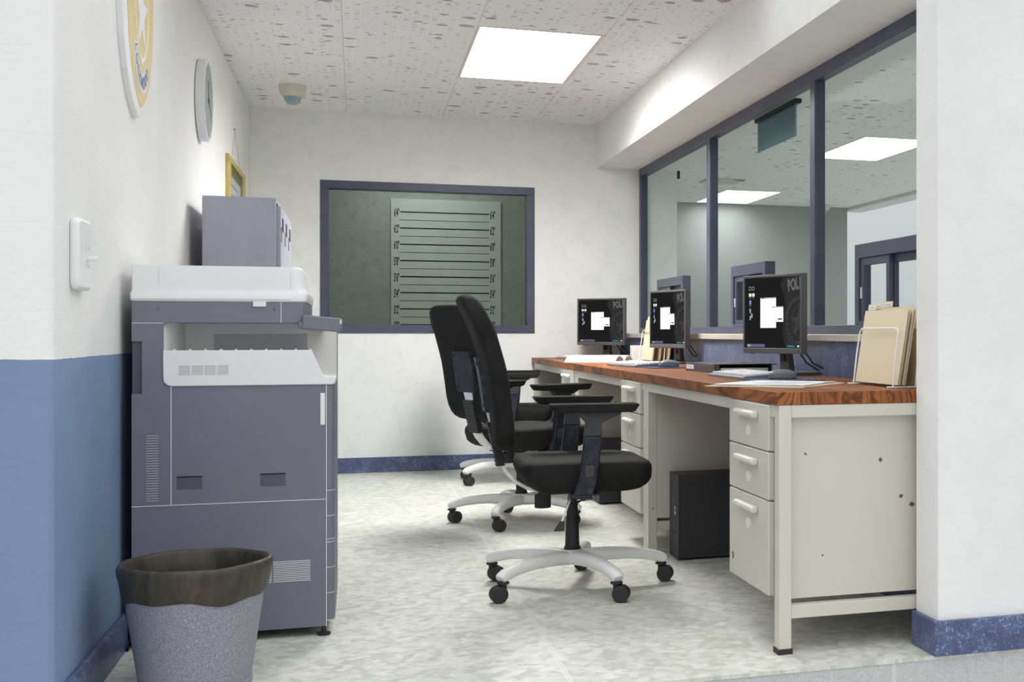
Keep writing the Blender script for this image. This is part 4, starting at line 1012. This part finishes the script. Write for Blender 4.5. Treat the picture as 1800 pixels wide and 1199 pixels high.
# ------------------------------------------------------------------ monitors
W, HM = 0.395, 0.315
def clip_right(bm, xmax, xmin=None, zmax=None, zmin=None):
    for co_, no in (((xmax, 0, 0), (1, 0, 0)), ((0, 0, zmax), (0, 0, 1)), ((0, 0, zmin), (0, 0, -1))):
        bmesh.ops.bisect_plane(bm, geom=bm.verts[:] + bm.edges[:] + bm.faces[:], plane_co=co_, plane_no=no, clear_outer=True)
def strip(b, pts, w, y):
    for (x0, z0), (x1, z1) in zip(pts[:-1], pts[1:]):
        d = Vector((x1 - x0, z1 - z0)); n_ = Vector((-d.y, d.x)).normalized() * w / 2
        b.quad([(x0 - n_.x, y, z0 - n_.y), (x1 - n_.x, y, z1 - n_.y), (x1 + n_.x, y, z1 + n_.y), (x0 + n_.x, y, z0 + n_.y)])
def make_monitor(label):
    # local frame: x to the viewer's right, -y towards the viewer, z up from the worktop
    t = empty('monitor', label, 'monitor', (1.565, 4.78, 0.75), R(-72), 'computer monitors on the worktop')
    z0 = 0.087; z1 = z0 + HM; hw = W / 2
    b = MB(); b.use(M['monitor'])
    b.box(-hw, hw, 0.0, 0.024, z0, z1)
    b.box(-hw * 0.7, hw * 0.7, 0.024, 0.040, z0 + 0.04, z1 - 0.06)
    b.box(-hw, hw, -0.006, 0.0, z1 - 0.011, z1).box(-hw, hw, -0.006, 0.0, z0, z0 + 0.022).box(-hw, -hw + 0.010, -0.006, 0.0, z0 + 0.022, z1 - 0.011).box(hw - 0.010, hw, -0.006, 0.0, z0 + 0.022, z1 - 0.011)
    bz = b.build('bezel', parent=t, bevel=0.002)
    b = MB(); b.use(M['black']).cyl((hw - 0.016, -0.0065, z0 + 0.011), 0.0035, 0.002, 'y', seg=12); b.build('power_button', parent=bz)
    b = MB(); b.use(M['monitor']).box(-0.20 * W - 0.008 - 0.06, -0.20 * W + 0.008 - 0.06, -0.003, 0.004, z0 - 0.003, z0 + 0.001); b.build('menu_buttons', parent=bz)
    x0, x1, za, zb = -hw + 0.010, hw - 0.010, z0 + 0.022, z1 - 0.011
    b = MB(); b.use(M['screen']).quad([(x0, -0.001, za), (x1, -0.001, za), (x1, -0.001, zb), (x0, -0.001, zb)])
    scr = b.build('screen', parent=t, smooth=False)
    SW, SH = x1 - x0, zb - za
    def X(u): return x0 + u * SW
    def Z(v): return zb - v * SH
    # wallpaper badge, cropped by the screen edge
    b = MB(); y = -0.0013
    def badge_outline(off):
        L_ = [(0.72, -0.03), (0.655, 0.115), (0.715, 0.25), (0.735, 0.33), (0.735, 0.42), (0.712, 0.62), (0.70, 0.78), (0.73, 0.93), (0.76, 1.0), (0.80, 1.05)]
        return [(X(u + off), Z(v)) for u, v in L_]
    b.use(M['scr_badge2'])
    for p0_, p1_ in zip(badge_outline(0.02)[:-1], badge_outline(0.02)[1:]):
        b.quad([(p0_[0], y, p0_[1]), (p1_[0], y, p1_[1]), (X(1.1), y, p1_[1]), (X(1.1), y, p0_[1])])
    y = -0.0016; b.use(M['scr_badge']); strip(b, badge_outline(0.0), 0.0035, y); strip(b, badge_outline(0.035), 0.0016, y)
    cxb, czb = X(0.985), Z(0.62)
    for r_, wd in ((0.088, 0.010), (0.099, 0.002), (0.058, 0.004)):
        strip(b, [(cxb + r_ * 0.82 * math.cos(R(a)), czb + r_ * 1.05 * math.sin(R(a))) for a in range(0, 361, 10)][:37] if r_ < 0.06 else [(cxb + r_ * math.cos(R(a)), czb + r_ * 1.0 * math.sin(R(a))) for a in range(60, 175, 6)], wd, y)
    st = []
    for i in range(10):
        r_ = 0.062 if i % 2 == 0 else 0.024
        st.append((cxb - 0.004 + r_ * math.cos(R(90 + 36 * i)), y - 0.0002, czb - 0.004 + r_ * math.sin(R(90 + 36 * i))))
    b.quad(st)
    for i in range(7):   # laurel leaves
        a = R(172 + i * 12); px_, pz_ = cxb + 0.084 * math.cos(a), czb + 0.098 * math.sin(a)
        for dd in (-0.8, 0.8):
            q = a + PI / 2 * 0 + dd + PI * 0.5
            d1 = Vector((math.cos(q), math.sin(q))) * 0.018; d2 = Vector((-d1.y, d1.x)) * 0.22
            b.quad([(px_, y - 0.0001, pz_), (px_ + d1.x * .5 + d2.x, y - 0.0001, pz_ + d1.y * .5 + d2.y), (px_ + d1.x, y - 0.0001, pz_ + d1.y), (px_ + d1.x * .5 - d2.x, y - 0.0001, pz_ + d1.y * .5 - d2.y)])
    b.quad([(X(0.92), y, Z(0.935)), (X(1.1), y, Z(0.93)), (X(1.1), y, Z(0.90)), (X(0.91), y, Z(0.90))])
    strip(b, [(X(0.91), Z(1.02)), (X(0.97), Z(0.955)), (X(1.05), Z(1.02))], 0.003, y)
    b.use(M['vent_line'] if False else M['scr_grey_dim'])
    for i, chh in enumerate('POLI'):
        me = text_mesh(chh, 0.062, 0.0032, 'CENTER', 0.60)
        b.merge_mesh(me, Matrix.Translation((X(0.803 + (0, 0.070, 0.136, 0.185)[i]), -0.0019, Z(0.135 - 0.012 * i))) @ Matrix.Rotation(PI / 2, 4, 'X') @ Matrix.Rotation(R(8 - 2.2 * i), 4, 'Z'))
    clip_right(b.bm, x1 - 0.0005, zmax=zb - 0.0005, zmin=za + 0.0005)
    b.build('wallpaper_badge', parent=scr, smooth=False)
    # windows, icons, task bar
    b = MB()
    def rc(u0, v0, u1, v1, m, d): b.use(M[m]).quad([(X(u0), d, Z(v1)), (X(u1), d, Z(v1)), (X(u1), d, Z(v0)), (X(u0), d, Z(v0))])
    rc(0.285, 0.285, 0.57, 0.715, 'scr_white', -0.0016); rc(0.285, 0.285, 0.57, 0.30, 'scr_line', -0.0018); rc(0.30, 0.288, 0.37, 0.298, 'scr_ink', -0.0019)
    rc(0.335, 0.34, 0.337, 0.70, 'scr_line', -0.0018)
    for u, v in ((0.375, 0.40), (0.445, 0.40), (0.375, 0.53)):
        b.use(M['scr_line']); strip(b, [(X(u) + 0.007 * math.cos(R(a)), Z(v) + 0.007 * math.sin(R(a))) for a in range(0, 361, 30)], 0.0007, -0.0018)
    rc(0.50, 0.415, 0.70, 0.63, 'scr_white', -0.0021); rc(0.50, 0.415, 0.70, 0.428, 'scr_line', -0.0023); rc(0.505, 0.418, 0.55, 0.426, 'scr_ink', -0.0024); rc(0.605, 0.58, 0.68, 0.602, 'scr_ink', -0.0023)
    for u in (0.555, 0.60, 0.65): rc(u, 0.525, u + 0.02, 0.528, 'scr_line', -0.0023)
    b.build('open_windows', parent=scr, smooth=False)
    b = MB()
    for u in (0.075, 0.135):
        b.use(M['scr_line']); strip(b, [(X(u), Z(0.12)), (X(u + 0.03), Z(0.12)), (X(u + 0.04), Z(0.145)), (X(u + 0.03), Z(0.17)), (X(u), Z(0.17)), (X(u), Z(0.12))], 0.0012, -0.0016)
        rc(u - 0.005, 0.215, u + 0.042, 0.262, 'scr_cream', -0.0016); rc(u + 0.006, 0.275, u + 0.03, 0.285, 'scr_grey', -0.0016)
    rc(0.077, 0.315, 0.115, 0.375, 'scr_blue', -0.0016); rc(0.083, 0.39, 0.105, 0.40, 'scr_grey', -0.0016)
    rc(0.083, 0.435, 0.108, 0.50, 'scr_grey', -0.0016); rc(0.085, 0.54, 0.105, 0.60, 'scr_grey', -0.0016); rc(0.112, 0.505, 0.138, 0.57, 'scr_grey', -0.0016)
    b.build('desktop_icons', parent=scr, smooth=False)
    b = MB()
    rc(0.035, 0.945, 0.365, 0.988, 'scr_bar', -0.0016); rc(0.045, 0.953, 0.10, 0.98, 'scr_grey', -0.0018)
    for i in range(5): rc(0.77 + i * 0.028, 0.955 + 0.006 * (i % 2), 0.79 + i * 0.028, 0.985, 'scr_cyan', -0.0016)
    rc(0.94, 0.958, 0.975, 0.982, 'scr_cream', -0.0016)
    b.build('task_bar', parent=scr, smooth=False)
    # stand
    b = MB(); b.use(M['monitor']).prism([(0.042, z0 + 0.12), (0.062, z0 + 0.12), (0.092, 0.012), (0.062, 0.012)], -0.030, 0.030, 'x', Matrix(((1, 0, 0, 0), (0, 1, 0, 0), (0, 0, 1, 0), (0, 0, 0, 1)))); nk = b.build('neck', parent=t, bevel=0.004)
    b = MB(); b.use(M['black']).box(-0.012, 0.012, 0.052, 0.060, 0.055, 0.085); b.build('cable_hole', parent=nk)
    b = MB(); b.use(M['monitor']).prism(rrect(-0.115, 0.115, 0.005, 0.185, 0.012, 3), 0.0, 0.013, 'z'); b.build('foot', parent=t, bevel=0.002)
    for xs, e in ((0.05, 0.10), (0.09, 0.16)):
        b = MB(); b.use(M['rubber']).tube([(xs, 0.040, z0 + 0.09), (xs + 0.012, 0.075, z0 + 0.02), (xs + 0.03, 0.11, 0.05), (e, 0.15, 0.022), (e - 0.02, 0.185, 0.006)], 0.0035, 8); b.build('cable', parent=t)
    return t
M['scr_grey_dim'] = mat_emit('screen_letters', (0.14, 0.138, 0.138), 1.0)
mo = make_monitor('nearest monitor on the worktop, beside the manila folder rack')
dup(mo, (1.600, 6.72, 0.75), R(-74), 'middle monitor on the worktop, in front of the second folder rack')
dup(mo, (1.550, 8.45, 0.75), R(-48), 'farthest monitor on the worktop, turned out by the back wall')

# ------------------------------------------------------------------ keyboards, mice, pads
def make_keyboard(label):
    # local: x along its length, y away from the user
    t = empty('keyboard', label, 'keyboard', (0, 0, 0.75), 0, 'keyboards on the worktop')
    b = MB(); b.use(M['device']).prism([(-0.075, 0.0), (0.075, 0.0), (0.075, 0.020), (0.06, 0.021), (-0.068, 0.012), (-0.075, 0.008)], -0.225, 0.225, 'x'); b.build('case', parent=t, bevel=0.002)
    b = MB(); b.use(M['key'])
    for r_ in range(6):
        y = -0.060 + r_ * 0.0205 + (0.004 if r_ == 5 else 0); zt2 = 0.0125 + (y + 0.068) / 0.128 * 0.009
        cols = [(-0.213 + i * 0.0187, 0.0165) for i in range(15)] + [(0.078 + i * 0.0187, 0.0165) for i in range(3)] + [(0.142 + i * 0.0187, 0.0165) for i in range(4)]
        if r_ == 0: cols = [(-0.213, 0.024), (-0.186, 0.024), (-0.158, 0.105), (-0.048, 0.024), (-0.02, 0.024), (0.008, 0.024), (0.036, 0.024)] + cols[15:]
        for x, wd in cols: b.box(x, x + wd, y, y + 0.0165, zt2 - 0.002, zt2 + 0.006)
    k = b.build('keys', parent=t, bevel=0.0015); k['kind'] = 'stuff'
    return t
kb = make_keyboard('nearest grey keyboard with white keys, in front of the nearest monitor')
kb.location = (1.385, 4.58, 0.75); kb.rotation_euler.z = R(-89)
dup(kb, (1.325, 6.29, 0.75), R(-83), 'middle grey keyboard with white keys, in front of the middle monitor')
dup(kb, (1.325, 8.10, 0.75), R(-84), 'farthest grey keyboard with white keys, behind the open white binder')

def make_mouse(label):
    t = empty('computer_mouse', label, 'mouse', (0, 0, 0.755), 0, 'computer mice on the worktop')
    b = MB(); b.use(M['device'])
    rings = []
    for z, k, sh in ((0.0, 0.93, 0), (0.003, 1.0, 0), (0.010, 1.0, 0), (0.017, 0.97, 0)):
        rings.append([(x, y, z) for x, y, _ in superring(0, 0, 0, 0.052 * k, 0.031 * k, 2.6, 36)])
    b.loft(rings); b.build('base', parent=t, angle=60)
    b = MB(); b.use(M['device']); rings = []
    for i in range(8):
        f = i / 7; a = f * PI / 2 * 0.93
        rings.append([(x + 0.004 * f, y, 0.0172 + 0.018 * math.sin(a) - max(0, x) * 0.10 * math.sin(a)) for x, y, _ in superring(0, 0, 0, 0.0515 * math.cos(a) ** 0.8, 0.0305 * math.cos(a) ** 0.8, 2.4, 36)])
    b.loft(rings); b.build('top_shell', parent=t, angle=60)
    b = MB(); b.use(M['black']).cyl((0.028, -0.003, 0.0275), 0.006, 0.006, 'y', seg=16); b.build('scroll_wheel', parent=t)
    return t
ms = make_mouse('grey mouse on the nearest navy mouse pad, beside the manila papers')
ms.location = (1.442, 4.285, 0.7545); ms.rotation_euler.z = R(2)
dup(ms, (1.420, 5.945, 0.7545), R(8), 'grey mouse on the middle mouse pad, right of the middle keyboard')
dup(ms, (1.465, 7.76, 0.7505), R(14), 'grey mouse farthest back on the worktop, behind the open binder')

def make_pad(label):
    t = empty('mouse_pad', label, 'mouse pad', (0, 0, 0.75), 0, 'navy mouse pads on the worktop')
    b = MB(); b.use(M['pad']).prism(rrect(-0.13, 0.13, -0.105, 0.105, 0.012, 3), 0.0, 0.0042, 'z'); b.build('pad', parent=t)
    b = MB(); b.use(M['sign_gold'])
    for i in range(9):
        x = -0.11 + i * 0.026; b.box(x, x + 0.012, -0.099, -0.093, 0.0040, 0.0044)
    b.build('border_print', parent=t); return t
pd = make_pad('navy patterned mouse pad under the nearest mouse'); pd.location = (1.435, 4.275, 0.75)
dup(pd, (1.43, 5.945, 0.75), R(3), 'navy patterned mouse pad under the middle mouse')

# ------------------------------------------------------------------ papers over the desk edge
t = empty('paper_stack', 'open manila folder with loose white papers overhanging the nearest worktop edge', 'papers', (1.29, 3.895, 0.75), R(49))
b = MB(); b.use(M['manila']).box(-0.19, 0.19, -0.168, 0.168, 0.0004, 0.0018).box(-0.187, 0.185, -0.166, 0.164, 0.0022, 0.0034, Matrix.Rotation(R(1.2), 4, 'Z')); b.build('folder', parent=t)
for i in range(4):
    b = MB(); b.use(M['paper']).box(-0.165, 0.165, -0.145, 0.145, 0.0038 + i * 0.0011, 0.0046 + i * 0.0011, Matrix.Rotation(R((-3, 2, 5, -1)[i]), 4, 'Z'))
    if i == 3:
        b.use(M['print'])
        for q in range(9): b.box(-0.13, 0.06 + 0.05 * ((q * 7) % 3) / 2, -0.11 + q * 0.018, -0.105 + q * 0.018, 0.0078, 0.0081, Matrix.Rotation(R(-1), 4, 'Z'))
        b.use(M['ink']).box(0.10, 0.15, -0.13, -0.12, 0.0078, 0.0082)
    b.build('sheet', parent=t)

# ------------------------------------------------------------------ document tray
t = empty('document_tray', 'flat charcoal document tray holding papers, left of the nearest monitor', 'document tray', (1.42, 5.12, 0.75), R(3.5))
b = MB(); b.use(M['tray'])
b.box(0, 0.26, 0, 0.40, 0.0, 0.005).box(0, 0.004, 0, 0.40, 0.005, 0.034).box(0.256, 0.26, 0, 0.40, 0.005, 0.034).box(0, 0.26, 0.396, 0.40, 0.005, 0.034).box(0, 0.26, 0, 0.40, 0.034, 0.038).box(0.004, 0.022, 0, 0.02, 0.005, 0.034).box(0.26, 0.285, 0.0, 0.05, 0.033, 0.037)
b.build('shell', parent=t, bevel=0.0015)
b = MB(); b.use(M['paper']).box(-0.0012, 0.001, 0.28, 0.385, 0.010, 0.029).use(M['vent_line']).box(-0.0016, 0.0, 0.30, 0.36, 0.019, 0.022); b.build('name_label', parent=t)
b = MB(); b.use(M['paper']).box(0.030, 0.245, 0.006, 0.38, 0.006, 0.020)
tag(b.build('paper_ream', loc=(1.42, 5.12, 0.75)), 'stack of white paper lying inside the charcoal document tray', 'paper').rotation_euler = (0, 0, R(3.5))

# ------------------------------------------------------------------ open binder
t = empty('open_binder', 'open white ring binder lying in front of the farthest keyboard', 'binder', (1.335, 7.32, 0.75), R(-27))
# local x along the spine; pages arch up on both sides of it
def page(y0, y1, h):
    pts = []
    n_ = 14
    for i in range(n_ + 1):
        f = i / n_; pts.append((y0 + (y1 - y0) * f, 0.004 + h * math.sin(PI * f) ** 0.7))
    return pts
for nm, y0, y1 in (('left_pages', 0.0, -0.19), ('right_pages', 0.0, 0.19)):
    up = page(y0, y1, 0.034); lo = [(y, 0.003) for y, z in up][::-1]
    b = MB(); b.use(M['paper']).prism(up + lo, -0.148, 0.148, 'x')
    b.build(nm, parent=t)
    for sx in (-1, 1):
        pass
b = MB(); b.use(M['dome_base']).box(-0.155, 0.155, -0.195, 0.195, 0.0, 0.003)
b.build('cover', parent=t)
b = MB(); b.use(M['print'])
for sgn in (-1, 1):
    ar = [(sgn * (0.018 + 0.155 * i / 10), 0.004 + 0.026 * math.sin(PI * (0.05 + 0.9 * i / 10)) ** 0.7) for i in range(11)]
    b.prism(ar + [(y, 0.004) for y, z in ar[::-1]], 0.1485, 0.1492, 'x')
b.build('page_edges', parent=t)

# ------------------------------------------------------------------ wire racks with manila folders
def wire_rack(loc, rz, label):
    # local: y along the folders' width, x through the stack
    t = empty('wire_rack', label, 'file rack', loc, rz, 'white wire file racks on the worktop')
    for i, x in enumerate((0.0, 0.075, 0.15)):
        b = MB(); b.use(M['white_metal'])
        b.tube([(x, -0.162, 0.004), (x + 0.010, -0.160, 0.10), (x + 0.020, -0.156, 0.172), (x + 0.022, -0.146, 0.182), (x + 0.022, -0.13, 0.184), (x + 0.022, 0.13, 0.184), (x + 0.022, 0.146, 0.182), (x + 0.020, 0.156, 0.172), (x + 0.010, 0.160, 0.10), (x, 0.162, 0.004)], 0.0028, 8, up=(1, 0, 0)); b.build('hoop', parent=t)
    for y in (-0.162, 0.162):
        b = MB(); b.use(M['white_metal']).tube([(-0.02, y, 0.003), (0.19, y, 0.003)], 0.003, 8); b.build('rail', parent=t)
    return t
def folder(base, rz, x, lean, h, w, tabpos, label, pages=0.003, group='manila folders in the wire racks'):
    t = empty('manila_folder', label, 'folder', base, rz, group)
    m_ = Matrix.Translation((x, 0, 0.0095)) @ Matrix.Rotation(R(lean), 4, 'Y')
    b = MB(); b.use(M['manila']).box(0, 0.0016, -w / 2, w / 2, 0, h, m_); b.build('front_cover', parent=t)
    b = MB(); b.use(M['manila']).box(pages + 0.0016, pages + 0.0032, -w / 2, w / 2, 0, h + 0.002, m_)
    b.box(pages + 0.0016, pages + 0.0032, tabpos - 0.034, tabpos + 0.034, h + 0.002, h + 0.022, m_); b.build('back_cover', parent=t, bevel=0.0006)
    b = MB(); b.use(M['paper']).box(0.0018, pages + 0.0014, -w / 2 + 0.008, w / 2 + 0.002, 0.002, h - 0.012, m_); b.build('pages', parent=t)
    b = MB(); b.use(M['paper']).box(pages + 0.001, pages + 0.0017, tabpos - 0.027, tabpos + 0.027, h + 0.004, h + 0.018, m_).use(M['print']).box(pages + 0.0008, pages + 0.0018, tabpos - 0.018, tabpos + 0.018, h + 0.010, h + 0.012, m_); b.build('tab_label', parent=t)
    return t
RB = (1.548, 3.705, 0.75)
wire_rack(RB, 0, 'white wire file rack by the foreground wall end')
fl = ['tall manila folder at the front of the near wire rack', 'manila folder second from the front in the near wire rack', 'manila folder third from the front in the near wire rack', 'manila folder at the back of the near wire rack']
for i, (x, ln, hh, tp) in enumerate(((0.010, 9.0, 0.236, 0.136), (0.028, 9.0, 0.240, 0.132), (0.085, 5.0, 0.244, 0.137), (0.118, 4.5, 0.244, -0.10))):
    folder(RB, 0, x, ln, hh, 0.345, tp, fl[i], 0.006)
b = MB(); b.use(M['paper']).box(0, 0.0006, -0.03, 0.03, 0, 0.016, Matrix.Translation((RB[0] + 0.0092 + 0.0345, RB[1] + 0.118, RB[2] + 0.2195)) @ Matrix.Rotation(R(9.0), 4, 'Y'))
so = b.build('cover_sticker'); so.parent = [o for o in bpy.data.objects if o.get('label') == fl[0]][0]; so.matrix_parent_inverse = Matrix.Translation((-RB[0], -RB[1], -RB[2]))
RB2 = (1.600, 7.30, 0.75)
wire_rack(RB2, R(0), 'white wire file rack behind the middle monitor')
fl2 = ['manila folder at the front of the far wire rack behind the middle monitor', 'manila folder second in the far wire rack behind the middle monitor', 'manila folder last in the far wire rack behind the middle monitor']
for i, (x, ln, hh, tp) in enumerate(((0.009, 8.0, 0.238, 0.11), (0.05, 7.0, 0.24, 0.03), (0.105, 6.0, 0.23, -0.09))):
    folder(RB2, 0, x, ln, hh, 0.30, tp, fl2[i], 0.004)
b = MB(); b.use(M['paper']).box(1.590, 1.69, 7.60, 7.68, 0.75, 0.842)
tag(b.build('card_box', bevel=0.002), 'small white card box beside the far wire rack', 'box')
